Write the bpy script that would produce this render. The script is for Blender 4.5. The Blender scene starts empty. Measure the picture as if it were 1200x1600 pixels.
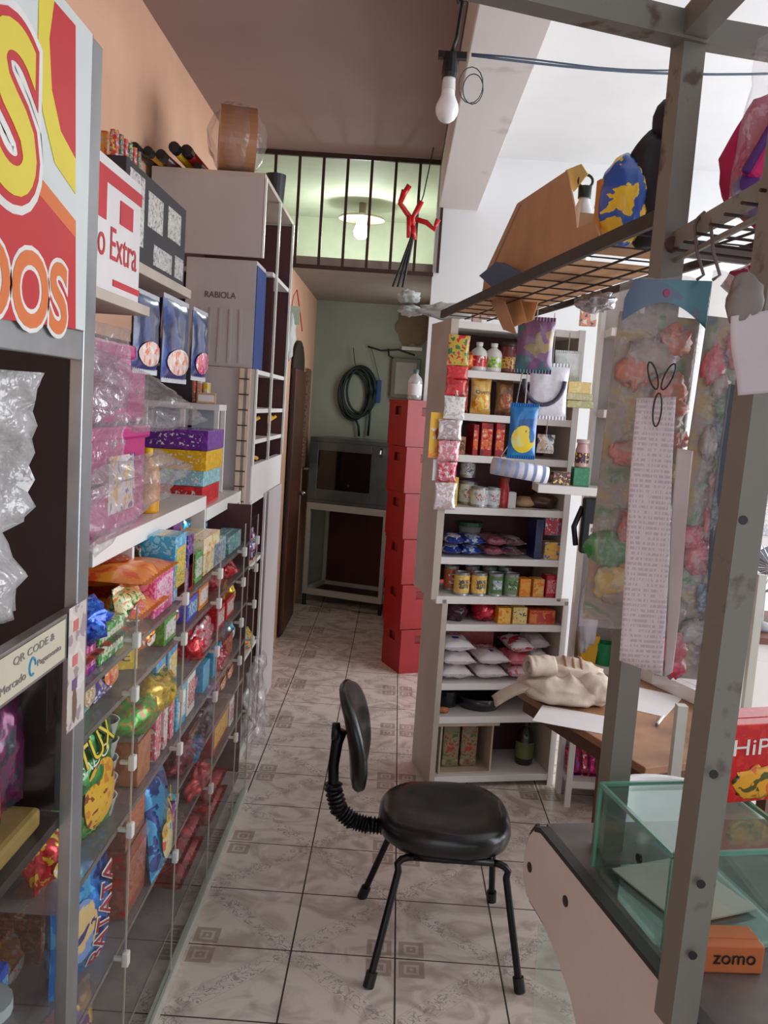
import bpy, math, random
from mathutils import Vector, Matrix, noise
R_ = math.radians
C = bpy.context.scene.collection
# ------------------------------------------------------------------ camera
F, H = 1380.0, 1.75
yv = Vector((25/F, 163/F, 1.0)).normalized()
up = Vector((math.sin(.068), math.cos(.068), 0)); up = (up - yv*up.dot(yv)).normalized()
xv = up.cross(yv)
if xv.x < 0: xv = -xv
AX = (xv, yv, up)                       # world axes expressed in the camera frame (right, up, forward)
cam = bpy.data.cameras.new('camera'); camo = bpy.data.objects.new('camera', cam); C.objects.link(camo)
cam.sensor_fit = 'VERTICAL'; cam.sensor_height = 24; cam.lens = F/1600*24; cam.clip_start = .02; cam.clip_end = 60
m = Matrix.Identity(4)
for i in range(3):
    m[i][0] = AX[i].x; m[i][1] = AX[i].y; m[i][2] = -AX[i].z
m[0][3], m[1][3], m[2][3] = 0, 0, H
camo.matrix_world = m
bpy.context.scene.camera = camo
# ------------------------------------------------------------------ light
vs = bpy.context.scene.view_settings
bpy.context.scene.display_settings.display_device = 'sRGB'
vs.view_transform = 'Standard'; vs.look = 'None'; vs.gamma = 1; vs.use_curve_mapping = False
vs.exposure = 0.30
wd = bpy.data.worlds.new('daylight'); bpy.context.scene.world = wd; wd.use_nodes = True
wd.node_tree.nodes['Background'].inputs[0].default_value = (.80, .88, 1, 1)
wd.node_tree.nodes['Background'].inputs[1].default_value = .62
def area(name, loc, rot, sx, sy, power, col=(1, 1, 1)):
    l = bpy.data.lights.new(name, 'AREA'); l.shape = 'RECTANGLE'; l.size = sx; l.size_y = sy; l.energy = power; l.color = col
    o = bpy.data.objects.new(name, l); C.objects.link(o); o.location = loc; o.rotation_euler = rot; return o
area('shopfront_daylight', (3.45, 3.5, 1.75), (0, R_(90), 0), 2.6, 4.2, 128, (.93, .97, 1))
area('passage_fill', (.27, 7.0, 1.9), (0, R_(90), 0), 1.2, .8, 5, (.95, 1, .96))  # added fill to brighten the passage; the wall has no opening here
area('rear_fill', (.9, -1.9, 1.6), (R_(90), 0, 0), 3.2, 2.2, 16, (.95, .97, 1))  # weak fill light added from behind the camera
# ------------------------------------------------------------------ pixel rays (photo 1200x1600)
def ray(px, py):
    c = Vector(((px-600)/F, -(py-800)/F, 1.0)); return Vector((AX[0].dot(c), AX[1].dot(c), AX[2].dot(c)))
O = Vector((0, 0, H))
def onz(px, py, z=0): d = ray(px, py); return O + d*((z-H)/d.z)
def ony(px, py, y): d = ray(px, py); return O + d*(y/d.y)
def onx(px, py, x): d = ray(px, py); return O + d*(x/d.x)
def projx(p):
    q = p - O; c = AX[0]*q.x + AX[1]*q.y + AX[2]*q.z; return 600+F*c.x/c.z
class Frame:                             # a vertical shelf front: u runs along it, v goes in behind it
    def __init__(s, x, y, deg): s.o = Vector((x, y, 0)); s.a = R_(deg); s.u = Vector((math.cos(s.a), math.sin(s.a), 0)); s.v = Vector((-math.sin(s.a), math.cos(s.a), 0))
    def hit(s, px, py, v=0):
        d = ray(px, py); p = O + d*((s.o+s.v*v-O).dot(s.v)/d.dot(s.v)); return (p-s.o).dot(s.u), p.z
    def w(s, u, v, z): p = s.o+s.u*u+s.v*v; return Vector((p.x, p.y, z))
    def uof(s, px, z, v=0):
        lo, hi = (1.0, 9.0) if s.a > 1 else (-1.0, 9.0)
        for _ in range(40):
            k = (lo+hi)/2
            if projx(s.w(k, v, z)) < px: lo = k
            else: hi = k
        return k
    def item(s, a, b, t, bt, v=0):
        u0, z0 = s.hit(a, bt, v); z1 = s.hit(a, t, v)[1]; return u0, s.uof(b, (z0+z1)/2, v), z0, z1
# ------------------------------------------------------------------ materials
MATS = {}
def lin(c): return tuple(((v/255)/12.92 if v/255 <= .04045 else ((v/255+.055)/1.055)**2.4) for v in c[:3]) + (1,)
def base(key, rough=.5, metal=0):
    mt = bpy.data.materials.new(key); mt.use_nodes = True; nt = mt.node_tree; b = nt.nodes['Principled BSDF']
    b.inputs['Roughness'].default_value = rough; b.inputs['Metallic'].default_value = metal; MATS[key] = mt; return mt, nt, b
def N(nt, t, **kw):
    n = nt.nodes.new(t)
    for k, v in kw.items(): setattr(n, k, v)
    return n
def mat(key, col, rough=.5, metal=0, var=.08, scale=9, bump=0, col2=None, coat=0, thr=None):
    """slightly uneven paint / plastic / metal; col2+thr gives worn patches"""
    if key in MATS: return MATS[key]
    mt, nt, b = base(key, rough, metal); L = nt.links.new
    tc = N(nt, 'ShaderNodeTexCoord'); nz = N(nt, 'ShaderNodeTexNoise'); nz.inputs['Scale'].default_value = scale; nz.inputs['Detail'].default_value = 5
    L(tc.outputs['Object'], nz.inputs['Vector'])
    cr = N(nt, 'ShaderNodeValToRGB'); c = lin(col); d = lin(col2) if col2 else tuple(v*(1-var*2) for v in c[:3])+(1,)
    e = cr.color_ramp.elements
    if thr: e[0].position = thr; e[1].position = thr+.06; e[0].color = c; e[1].color = d
    else: e[0].position = .3; e[1].position = .7; e[0].color = d; e[1].color = c
    L(nz.outputs['Fac'], cr.inputs['Fac']); L(cr.outputs[0], b.inputs['Base Color'])
    if coat: b.inputs['Coat Weight'].default_value = coat
    if bump:
        bp = N(nt, 'ShaderNodeBump'); bp.inputs['Strength'].default_value = bump; bp.inputs['Distance'].default_value = .01; L(nz.outputs['Fac'], bp.inputs['Height']); L(bp.outputs[0], b.inputs['Normal'])
    return mt
def pk(c1, c2=None, c3=None, s=22, rough=.3, foil=0):
    """printed packaging: blotches of three inks"""
    c2 = c2 or c1; c3 = c3 or c2
    key = 'print_%s_%s_%s_%s_%s' % (c1, c2, c3, s, foil)
    if key in MATS: return MATS[key]
    mt, nt, b = base(key, rough, 0); L = nt.links.new
    tc = N(nt, 'ShaderNodeTexCoord'); mp = N(nt, 'ShaderNodeMapping'); mp.inputs['Location'].default_value = (sum(c1) % 7, 3, 1)
    nz = N(nt, 'ShaderNodeTexNoise'); nz.inputs['Scale'].default_value = s*(1.9 if s > 11 else 1.25); nz.inputs['Detail'].default_value = 3.5; nz.inputs['Distortion'].default_value = .5
    L(tc.outputs['Object'], mp.inputs[0]); L(mp.outputs[0], nz.inputs['Vector'])
    cr = N(nt, 'ShaderNodeValToRGB'); cr.color_ramp.interpolation = 'CONSTANT'; e = cr.color_ramp.elements
    e[0].color = lin(c3); e[0].position = 0; e[1].color = lin(c1); e[1].position = .42; k = e.new(.58); k.color = lin(c2)
    L(nz.outputs['Fac'], cr.inputs['Fac']); L(cr.outputs[0], b.inputs['Base Color'])
    b.inputs['Coat Weight'].default_value = .5; b.inputs['Coat Roughness'].default_value = .15
    if foil:
        b.inputs['Metallic'].default_value = .45; b.inputs['Roughness'].default_value = .25
        n2 = N(nt, 'ShaderNodeTexNoise'); n2.inputs['Scale'].default_value = 45; L(tc.outputs['Object'], n2.inputs['Vector'])
        bp = N(nt, 'ShaderNodeBump'); bp.inputs['Strength'].default_value = .6; bp.inputs['Distance'].default_value = .004; L(n2.outputs['Fac'], bp.inputs['Height']); L(bp.outputs[0], b.inputs['Normal'])
    return mt
def clear(key, tint=(1, 1, 1), gloss=.12, milk=0., rough=.05, bump=0, fr=.25):
    """thin clear sheet: see-through with a reflection, optional milkiness"""
    if key in MATS: return MATS[key]
    mt = bpy.data.materials.new(key); mt.use_nodes = True; nt = mt.node_tree; nt.nodes.remove(nt.nodes['Principled BSDF']); L = nt.links.new; MATS[key] = mt
    out = nt.nodes['Material Output']; tr = N(nt, 'ShaderNodeBsdfTransparent'); tr.inputs[0].default_value = (*tint, 1)
    gl = N(nt, 'ShaderNodeBsdfGlossy'); gl.inputs['Roughness'].default_value = rough; df = N(nt, 'ShaderNodeBsdfDiffuse'); df.inputs[0].default_value = (.8*tint[0], .8*tint[1], .8*tint[2], 1)
    m1 = N(nt, 'ShaderNodeMixShader'); m1.inputs[0].default_value = milk; L(tr.outputs[0], m1.inputs[1]); L(df.outputs[0], m1.inputs[2])
    lw = N(nt, 'ShaderNodeLayerWeight'); lw.inputs[0].default_value = .15
    mm = N(nt, 'ShaderNodeMath', operation='MULTIPLY_ADD'); mm.inputs[1].default_value = fr; mm.inputs[2].default_value = gloss; L(lw.outputs['Fresnel'], mm.inputs[0])
    m2 = N(nt, 'ShaderNodeMixShader'); L(mm.outputs[0], m2.inputs[0]); L(m1.outputs[0], m2.inputs[1]); L(gl.outputs[0], m2.inputs[2]); L(m2.outputs[0], out.inputs[0])
    if bump:
        tc = N(nt, 'ShaderNodeTexCoord'); n2 = N(nt, 'ShaderNodeTexNoise'); n2.inputs['Scale'].default_value = 14; n2.inputs['Detail'].default_value = 4; L(tc.outputs['Object'], n2.inputs['Vector'])
        bp = N(nt, 'ShaderNodeBump'); bp.inputs['Strength'].default_value = bump; bp.inputs['Distance'].default_value = .03; L(n2.outputs['Fac'], bp.inputs['Height'])
        L(bp.outputs[0], gl.inputs['Normal']); L(bp.outputs[0], df.inputs['Normal'])
    return mt
def glow(key, col, s):
    if key in MATS: return MATS[key]
    mt, nt, b = base(key); b.inputs['Emission Color'].default_value = (*col, 1); b.inputs['Emission Strength'].default_value = s; return mt
WHITE = mat('white_board', (238, 234, 230), .35, var=.03, scale=3)
WORN = mat('worn_cream_board', (205, 190, 175), .5, var=.1, scale=4)
LILAC = mat('grey_lilac_panel', (196, 186, 186), .45, var=.04, scale=2)
MAROON = mat('dark_maroon_board', (88, 44, 46), .6, var=.15, scale=5)
DARK = mat('near_black', (24, 22, 24), .45, var=.1)
BLACKP = mat('black_plastic', (20, 20, 22), .4, var=.1)
ALU = mat('aluminium', (178, 180, 182), .32, .7, var=.15, scale=6)
STEEL = mat('worn_grey_paint', (128, 126, 118), .5, .25, scale=11, col2=(92, 76, 66), thr=.6, bump=.1)
RUSTY = mat('dark_wire', (70, 58, 54), .5, .4, var=.2, scale=30)
CARD = mat('cardboard', (212, 166, 122), .75, var=.08, scale=8)
CHROME = mat('chrome', (190, 190, 192), .18, 1, var=.05)
RED = mat('red_plastic', (196, 30, 36), .35, var=.08)
PAPER = mat('white_paper', (232, 226, 226), .7, var=.03)
INK = mat('dark_print', (52, 46, 54), .6, var=.02)
GLASS = clear('clear_glass', (.98, .995, .99), .012, fr=.12)
GREENGL = clear('green_glass', (.88, .96, .93), .10)
GEDGE = mat('green_glass_edge', (112, 172, 150), .2, var=.15, coat=.6)
BAGM = clear('crumpled_clear_plastic', (.98, .96, .97), .05, .09, .2, .8, .24)
BAGT = clear('thin_clear_plastic', (.98, .97, .98), .04, .07, .14, .7, .22)
# ------------------------------------------------------------------ mesh builder
class MB:
    def __init__(s): s.v = []; s.f = []
    def add(s, vs, fs): n = len(s.v); s.v += [Vector(p) for p in vs]; s.f += [tuple(i+n for i in f) for f in fs]; return s
    def box(s, x0, x1, y0, y1, z0, z1):
        return s.add([(x, y, z) for z in (z0, z1) for y in (y0, y1) for x in (x0, x1)], [(0, 2, 3, 1), (4, 5, 7, 6), (0, 1, 5, 4), (2, 6, 7, 3), (0, 4, 6, 2), (1, 3, 7, 5)])
    def bar(s, a, b, w, h, upv=(0, 0, 1)):
        a = Vector(a); b = Vector(b); d = (b-a).normalized(); u = Vector(upv)
        if abs(d.dot(u)) > .95: u = Vector((0, 1, 0))
        x = d.cross(u).normalized()*w/2; y = x.cross(d).normalized()*h/2
        return s.add([p+i*x+j*y for p in (a, b) for j in (-1, 1) for i in (-1, 1)], [(0, 1, 3, 2), (4, 6, 7, 5), (0, 4, 5, 1), (2, 3, 7, 6), (0, 2, 6, 4), (1, 5, 7, 3)])
    def tube(s, pts, r, n=10, cap=True):
        pts = [Vector(p) for p in pts]; rs = r if isinstance(r, (list, tuple)) else [r]*len(pts); ring = []; nrm = None
        for i, p in enumerate(pts):
            d = (pts[min(i+1, len(pts)-1)]-pts[max(i-1, 0)]).normalized()
            if nrm is None: nrm = d.orthogonal().normalized()
            nrm = (nrm-d*nrm.dot(d)).normalized(); bn = d.cross(nrm)
            ring.append([p+(nrm*math.cos(2*math.pi*k/n)+bn*math.sin(2*math.pi*k/n))*rs[i] for k in range(n)])
        vs = [q for r_ in ring for q in r_]; fs = [(i*n+k, i*n+(k+1) % n, (i+1)*n+(k+1) % n, (i+1)*n+k) for i in range(len(pts)-1) for k in range(n)]
        if cap: fs += [tuple(range(n))[::-1], tuple((len(pts)-1)*n+k for k in range(n))]
        return s.add(vs, fs)
    def lathe(s, prof, n=20, c=(0, 0, 0), sx=1, sy=1):
        vs = [(c[0]+r*sx*math.cos(2*math.pi*k/n), c[1]+r*sy*math.sin(2*math.pi*k/n), c[2]+z) for r, z in prof for k in range(n)]
        fs = [(i*n+k, i*n+(k+1) % n, (i+1)*n+(k+1) % n, (i+1)*n+k) for i in range(len(prof)-1) for k in range(n)]
        return s.add(vs, fs)
    def prism(s, poly, ax, thick):
        """poly: 3D outline (planar), extruded along vector ax"""
        n = len(poly); a = Vector(ax).normalized()*thick; vs = [Vector(p) for p in poly]+[Vector(p)+a for p in poly]
        return s.add(vs, [tuple(range(n))[::-1], tuple(range(n, 2*n))]+[(k, (k+1) % n, n+(k+1) % n, n+k) for k in range(n)])
    def sheet(s, fn, nu, nv):
        vs = [fn(i/nu, j/nv) for j in range(nv+1) for i in range(nu+1)]; w = nu+1
        return s.add(vs, [(j*w+i, j*w+i+1, (j+1)*w+i+1, (j+1)*w+i) for j in range(nv) for i in range(nu)])
    def build(s, name, mt, parent=None, bevel=0, smooth=False, solid=0, sub=0, shift=None):
        me = bpy.data.meshes.new(name); vv = [p-shift for p in s.v] if shift is not None else s.v
        me.from_pydata([tuple(p) for p in vv], [], s.f); me.update(); me.materials.append(mt)
        o = bpy.data.objects.new(name, me); C.objects.link(o)
        if parent: o.parent = parent
        if smooth:
            for p in me.polygons: p.use_smooth = True
        if solid: q = o.modifiers.new('solid', 'SOLIDIFY'); q.thickness = solid; q.offset = 0
        if bevel: q = o.modifiers.new('bevel', 'BEVEL'); q.width = bevel; q.segments = 2; q.limit_method = 'ANGLE'
        if sub: q = o.modifiers.new('sub', 'SUBSURF'); q.levels = sub; q.render_levels = sub
        return o
def tag(o, label, cat, group=None):
    o['label'] = label; o['category'] = cat
    if group: o['group'] = group
    return o
def thing(name, label, cat, loc=(0, 0, 0), rot=(0, 0, 0), group=None):
    o = bpy.data.objects.new(name, None); C.objects.link(o); o.location = loc; o.rotation_euler = rot; o.empty_display_size = .05; return tag(o, label, cat, group)
def struct(name, mb, mt, **k): o = mb.build(name, mt, **k); o['kind'] = 'structure'; return o
def solo(mb, name, mt, label, cat, group=None, **k): return tag(mb.build(name, mt, **k), label, cat, group)
def txt(s, w, h, mt, parent, loc, rot=(R_(90), 0, 0), name='lettering', ext=.0008, off=0, bend=None, shear=0):
    cu = bpy.data.curves.new('t', 'FONT'); cu.body = s; cu.align_x = 'CENTER'; cu.align_y = 'CENTER'; cu.size = 1; cu.shear = shear; cu.resolution_u = 5
    o = bpy.data.objects.new('t', cu); C.objects.link(o); dg = bpy.context.evaluated_depsgraph_get(); me = bpy.data.meshes.new_from_object(o.evaluated_get(dg)); bpy.data.objects.remove(o)
    xs = [v.co.x for v in me.vertices]; ys = [v.co.y for v in me.vertices]; cx, cy = (min(xs)+max(xs))/2, (min(ys)+max(ys))/2; kx, ky = w/(max(xs)-min(xs)), h/(max(ys)-min(ys))
    if off:                                # outline: a fattened copy made on the curve itself
        cu.offset = off; o = bpy.data.objects.new('t', cu); C.objects.link(o); dg = bpy.context.evaluated_depsgraph_get(); bpy.data.meshes.remove(me); me = bpy.data.meshes.new_from_object(o.evaluated_get(dg)); bpy.data.objects.remove(o)
    bpy.data.curves.remove(cu)
    for v in me.vertices:
        x, y = (v.co.x-cx)*kx, (v.co.y-cy)*ky; v.co = (x, y, bend(x, y) if bend else 0)
    for p in me.polygons: p.use_smooth = False
    me.materials.clear(); me.materials.append(mt); q = bpy.data.objects.new(name, me); C.objects.link(q); q.parent = parent; q.location = loc; q.rotation_euler = rot
    md = q.modifiers.new('solid', 'SOLIDIFY'); md.thickness = ext; md.offset = 0; return q
# ------------------------------------------------------------------ goods builders (origin at base centre, front faces local -Y)
def carton(name, label, cat, loc, rz, w, d, h, m1, m2=None, text=None, tcol=None, group=None, tilt=0, frac=(.84, .62)):
    t = thing(name, label, cat, loc, (0, tilt, rz), group)
    MB().box(-w/2, w/2, -d/2, d/2, 0, h).build('carton_body', m1, t, bevel=.0025)
    MB().bar((-w/2+.002, -.0, h+.0005), (w/2-.002, 0, h+.0005), min(.02, d*.3), .001).build('lid_tape', m2 or m1, t)
    lb = None
    if m2: lb = MB().box(-w/2*frac[0], w/2*frac[0], -d/2-.0012, -d/2+.001, h*(.5-frac[1]/2), h*(.5+frac[1]/2)).build('front_label', m2, t)
    if text: txt(text, w*.7, min(h*.32, w*.5), tcol or INK, t, (0, -d/2-.0022, h*.52))
    return t
def pouch_body(w, h, t, seed, wr=.16):
    rnd = random.Random(seed); off = Vector((rnd.uniform(-50, 50), rnd.uniform(-50, 50), 0))
    def T(x, z):
        a = max(0, 1-abs(2*x/w)**2.6); b = max(0, 1-abs(2*z/h-1)**3.2); return t/2*math.sqrt(a*b)
    def side(sg):
        def fn(i, j):
            x = (i-.5)*w; z = j*h; k = T(x, z); wn = noise.noise(off+Vector((x/w*5, z/h*6, sg*3)))+.5*noise.noise(off+Vector((x/w*13, z/h*12, sg*9)))
            e = 1-.06*math.sin(math.pi*j); return Vector((x*e, -sg*(k*(1+wr*2*wn)+.0006), z+.02*h*noise.noise(off+Vector((i*3, 0, 7)))*(1 if j > .5 else 0)))
        return fn
    mb = MB(); mb.sheet(side(1), 14, 16); n = len(mb.v); mb.sheet(side(-1), 14, 16)
    for k in range(n, len(mb.v)): pass
    mb.f = mb.f[:224]+[f[::-1] for f in mb.f[224:]]
    return mb, T
SEED = [0]
def pouch(name, label, cat, loc, rot, w, h, t, m1, m2=None, text=None, tcol=None, group=None, blob=None, seal=None, tz=.62, tx=0, tw=.72, th=.2, trot=0, tout=None):
    SEED[0] += 1
    o = thing(name, label, cat, loc, rot, group); mb, T = pouch_body(w, h, t, SEED[0]); mb.build('bag_body', m1, o, smooth=True)
    for z0, z1 in ((-.012, .004), (h-.004, h+.012)):
        s = MB(); s.sheet(lambda i, j, z0=z0, z1=z1: Vector(((i-.5)*w*.99, .0022*(1 if int(i*24+.5) % 2 else -1), z0+(z1-z0)*j)), 24, 1)
        s.build('crimped_seal', seal or m1, o, solid=.0012)
    if m2:                                 # a printed picture patch that follows the bulge
        cx, cz, rw, rh = blob or (0, .38, .36, .26)
        p = MB(); K = 10
        def patch(i, j):
            a = i*2*math.pi; x = cx*w+math.cos(a)*rw*w*j; z = cz*h+math.sin(a)*rh*h*j; return Vector((x, -T(x, z)*1.06-.0035, z))
        p.sheet(patch, 20, 4); p.build('picture_print', m2, o, smooth=True)
    if text:
        ct, st = math.cos(R_(trot)), math.sin(R_(trot)); bd = lambda x, y: T(x*ct+y*st+tx*w, tz*h-x*st+y*ct)*1.08
        if tout: txt(text, w*tw, h*th, tout, o, (tx*w, -.0055, tz*h), rot=(R_(90), R_(trot), 0), name='letter_outline', bend=bd, off=.045)
        txt(text, w*tw, h*th, tcol or INK, o, (tx*w, -.0075, tz*h), rot=(R_(90), R_(trot), 0), bend=bd)
    return o
def tin(name, label, cat, loc, r, h, m1, m2, group=None, lid=None, rz=0):
    t = thing(name, label, cat, loc, (0, 0, rz), group)
    MB().lathe([(0, 0), (r, 0), (r, .003), (r*.97, .006), (r*.97, h-.006), (r, h-.003), (r, h), (r*.94, h), (r*.94, h-.004), (0, h-.004)]).build('can_body', lid or ALU, t, smooth=False)
    MB().lathe([(r*.985, .012), (r*.985, h-.012)], 24).build('paper_label', m1, t, smooth=True)
    MB().sheet(lambda i, j: Vector((r*1.0*math.sin((i-.5)*1.3), -r*1.0*math.cos((i-.5)*1.3), h*(.3+.4*j))), 10, 1).build('label_picture', m2, t, smooth=True)
    return t
def bottle(name, label, cat, loc, r, h, m1, mcap, mlab, group=None, neck=.35, prof=None):
    t = thing(name, label, cat, loc, (0, 0, 0), group)
    MB().lathe(prof or [(0, 0), (r*.95, 0), (r, r*.2), (r, h*.6), (r*.85, h*.72), (r*neck, h*.83), (r*neck, h*.9), (0, h*.9)]).build('bottle_body', m1, t, smooth=True)
    MB().lathe([(r*neck*1.15, h*.86), (r*neck*1.2, h*.99), (0, h)]).build('cap', mcap, t, smooth=True)
    MB().lathe([(r*1.02, h*.15), (r*1.02, h*.52)]).build('label_band', mlab, t, smooth=True)
    return t
def lump(c, sx, sy, sz, seed, amp=.25, fr=2.2, n=22, flat=None, amp2=.08):
    """a crumpled closed lump"""
    mb = MB(); o = Vector((seed*7.3, seed*3.1, seed))
    def fn(i, j):
        a = i*2*math.pi; b = (j-.5)*math.pi; d = Vector((math.cos(b)*math.cos(a), math.cos(b)*math.sin(a), math.sin(b)))
        k = 1+amp*noise.noise(d*fr+o)+amp2*noise.noise(d*fr*3.1+o); p = Vector((d.x*sx*k, d.y*sy*k, d.z*sz*k))
        if flat is not None and p.z < -sz*flat: p.z = -sz*flat
        return Vector(c)+p
    return mb.sheet(fn, n*2, n)
# ------------------------------------------------------------------ the room
def floor_mat():
    mt, nt, b = base('floor_tiles', .28); L = nt.links.new
    tc = N(nt, 'ShaderNodeTexCoord'); sp = N(nt, 'ShaderNodeSeparateXYZ'); L(tc.outputs['Object'], sp.inputs[0])
    def mth(op, a, b_=None, c=None):
        n = N(nt, 'ShaderNodeMath', operation=op)
        for i, v in enumerate((a, b_, c)):
            if v is None: continue
            if isinstance(v, (int, float)): n.inputs[i].default_value = v
            else: L(v, n.inputs[i])
        return n.outputs[0]
    P, Q = .334, .337
    def fold(s, off, p): return mth('PINGPONG', mth('SUBTRACT', s, off), p)      # 0 at the square-key corners, p at the plain ones
    fx, fy = fold(sp.outputs[0], .104-P*20, P), fold(sp.outputs[1], 2.644-Q*20, Q)
    gx = mth('MINIMUM', fx, mth('SUBTRACT', P, fx)); gy = mth('MINIMUM', fy, mth('SUBTRACT', Q, fy)); g = mth('MINIMUM', gx, gy)
    grout = mth('LESS_THAN', g, .0028)
    # greek-key squares
    kx, ky = mth('ABSOLUTE', mth('SUBTRACT', fx, .052)), mth('ABSOLUTE', mth('SUBTRACT', fy, .052)); k = mth('MAXIMUM', kx, ky)
    ring1 = mth('COMPARE', k, .032, .008); ring2 = mth('COMPARE', k, .010, .005); keym = mth('LESS_THAN', k, .042)
    key = mth('MINIMUM', mth('ADD', mth('ADD', mth('MULTIPLY', ring1, .62), mth('MULTIPLY', ring2, .62)), mth('MULTIPLY', keym, .28)), 1)
    # diagonal scroll band
    nz = N(nt, 'ShaderNodeTexNoise'); nz.inputs['Scale'].default_value = 26; nz.inputs['Detail'].default_value = 2; nz.inputs['Distortion'].default_value = 1.6; L(tc.outputs['Object'], nz.inputs['Vector'])
    dd = mth('ABSOLUTE', mth('SUBTRACT', mth('ADD', fx, fy), P)); scr = mth('COMPARE', nz.outputs['Fac'], .5, .028); band = mth('MULTIPLY', mth('LESS_THAN', dd, .042), scr)
    edge = mth('COMPARE', dd, .05, .0022)
    vein = N(nt, 'ShaderNodeTexNoise'); vein.inputs['Scale'].default_value = 5; vein.inputs['Detail'].default_value = 8; vein.inputs['Distortion'].default_value = 2.2; L(tc.outputs['Object'], vein.inputs['Vector'])
    cr = N(nt, 'ShaderNodeValToRGB'); e = cr.color_ramp.elements; e[0].color = lin((188, 172, 162)); e[0].position = .36; e[1].color = lin((222, 208, 198)); e[1].position = .56; L(vein.outputs['Fac'], cr.inputs[0])
    def mix(fac, a, col, s):
        n = N(nt, 'ShaderNodeMix', data_type='RGBA'); L(mth('MULTIPLY', fac, s), n.inputs[0]); L(a, n.inputs[6]); n.inputs[7].default_value = lin(col); return n.outputs[2]
    c = mix(band, cr.outputs[0], (150, 140, 140), .75); c = mix(edge, c, (170, 150, 140), .3); c = mix(key, c, (128, 102, 88), .62); c = mix(grout, c, (58, 46, 44), 1)
    dirt = N(nt, 'ShaderNodeTexNoise'); dirt.inputs['Scale'].default_value = 2.1; dirt.inputs['Detail'].default_value = 4; L(tc.outputs['Object'], dirt.inputs['Vector'])
    c = mix(mth('GREATER_THAN', dirt.outputs['Fac'], .62), c, (150, 132, 122), .12)
    L(c, b.inputs['Base Color']); L(mth('MULTIPLY_ADD', grout, .4, .26), b.inputs['Roughness'])
    bp = N(nt, 'ShaderNodeBump'); bp.invert = True; bp.inputs['Strength'].default_value = .5; bp.inputs['Distance'].default_value = .002; L(grout, bp.inputs['Height']); L(bp.outputs[0], b.inputs['Normal'])
    return mt
struct('floor', MB().box(-1.25, 3.6, -2.2, 8.05, -.06, 0), floor_mat())
CEIL = mat('dimmed_ceiling_taupe', (158, 132, 124), .8, var=.05, scale=2)  # white ceiling in dim light: the shade is put into this taupe
PALE = mat('pale_wall_paint', (226, 226, 226), .75, var=.04, scale=2)
PEACH = mat('peach_wall_paint', (240, 190, 160), .7, var=.06, scale=2.5, bump=.05)
GREEN = mat('pale_green_wall_paint', (164, 172, 158), .7, var=.05, scale=2, col2=(150, 156, 142))
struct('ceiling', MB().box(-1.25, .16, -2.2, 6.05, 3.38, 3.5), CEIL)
struct('ceiling', MB().box(.16, 3.6, -2.2, 6.05, 3.42, 3.5), PALE)
struct('trim_1', MB().box(.165, .425, -2.2, 6.05, 3.075, 3.44), mat('patchy_beam_plaster', (212, 206, 203), .8, scale=3, col2=(192, 184, 180), thr=.60), bevel=.006)
struct('wall_left', MB().box(-1.35, -1.2, -2.2, 6.05, 0, 3.45), PEACH)
struct('wall_back', MB().box(.155, 3.6, 6.05, 6.2, 0, 3.45), PALE)
# passage behind the bars
w = MB(); w.box(-1.25, -.80, 6.05, 6.2, 0, 2.72); w.box(-.95, -.80, 6.2, 8.05, 0, 2.66); struct('wall_left', w, PEACH)
struct('wall_right', MB().box(.30, .42, 6.2, 8.05, 0, 2.66), GREEN)
struct('wall_back', MB().box(-.95, .42, 8.0, 8.15, 0, 2.66), GREEN)
struct('ceiling', MB().box(-.95, .42, 6.1, 8.15, 2.65, 2.72), mat('dull_passage_ceiling', (150, 138, 128), .8, var=.05))
PG = mat('greenish_loft_paint', (206, 208, 190), .75, var=.04)
struct('ceiling', MB().box(-1.3, .42, 6.05, 8.5, 3.44, 3.52), PG)
w = MB(); w.box(-1.3, .42, 8.4, 8.5, 2.72, 3.44); struct('wall_back', w, PG)
struct('wall_left', MB().box(-1.3, -1.2, 6.05, 8.4, 2.72, 3.44), PG)
struct('wall_right', MB().box(.22, .32, 6.2, 8.4, 2.72, 3.44), PG)
# right wall with the shopfront opening
w = MB(); w.box(3.5, 3.6, -2.2, 1.3, 0, 3.42); w.box(3.5, 3.6, 5.7, 6.05, 0, 3.42); w.box(3.5, 3.6, 1.3, 5.7, 3.05, 3.42); w.box(3.5, 3.6, 1.3, 5.7, 0, .3); struct('wall_right', w, PALE)
# wooden door in the passage with an arched head
d = MB(); ar = [(-.79, 6.38+.36*(1-math.cos(k*math.pi/10)), 2.0+.20*math.sin(k*math.pi/10)) for k in range(11)]
d.prism([(-.79, 6.38, 0)]+ar+[(-.79, 7.10, 0)], (1, 0, 0), .012); ds = struct('door_1', d, mat('dark_arch_recess', (46, 30, 26), .7))
MB().box(-.785, -.758, 6.40, 7.08, .02, 1.98).build('door_leaf', mat('brown_wood_door', (104, 58, 38), .45, scale=3, col2=(74, 40, 28)), ds, bevel=.004)
MB().lathe([(0, 0), (.016, .004), (.02, .03), (.01, .05), (0, .05)], 10, (0, 0, 0)).build('door_handle', CHROME, ds, smooth=True).matrix_local = Matrix.Translation((-.758, 7.02, 1.02)) @ Matrix.Rotation(R_(90), 4, 'Y')
struct('trim_2', MB().box(-.80, -.775, 7.35, 7.62, 1.2, 2.02), mat('brown_mosaic_tiles', (150, 120, 104), .4, scale=60, col2=(88, 58, 50), thr=.48))
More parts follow.
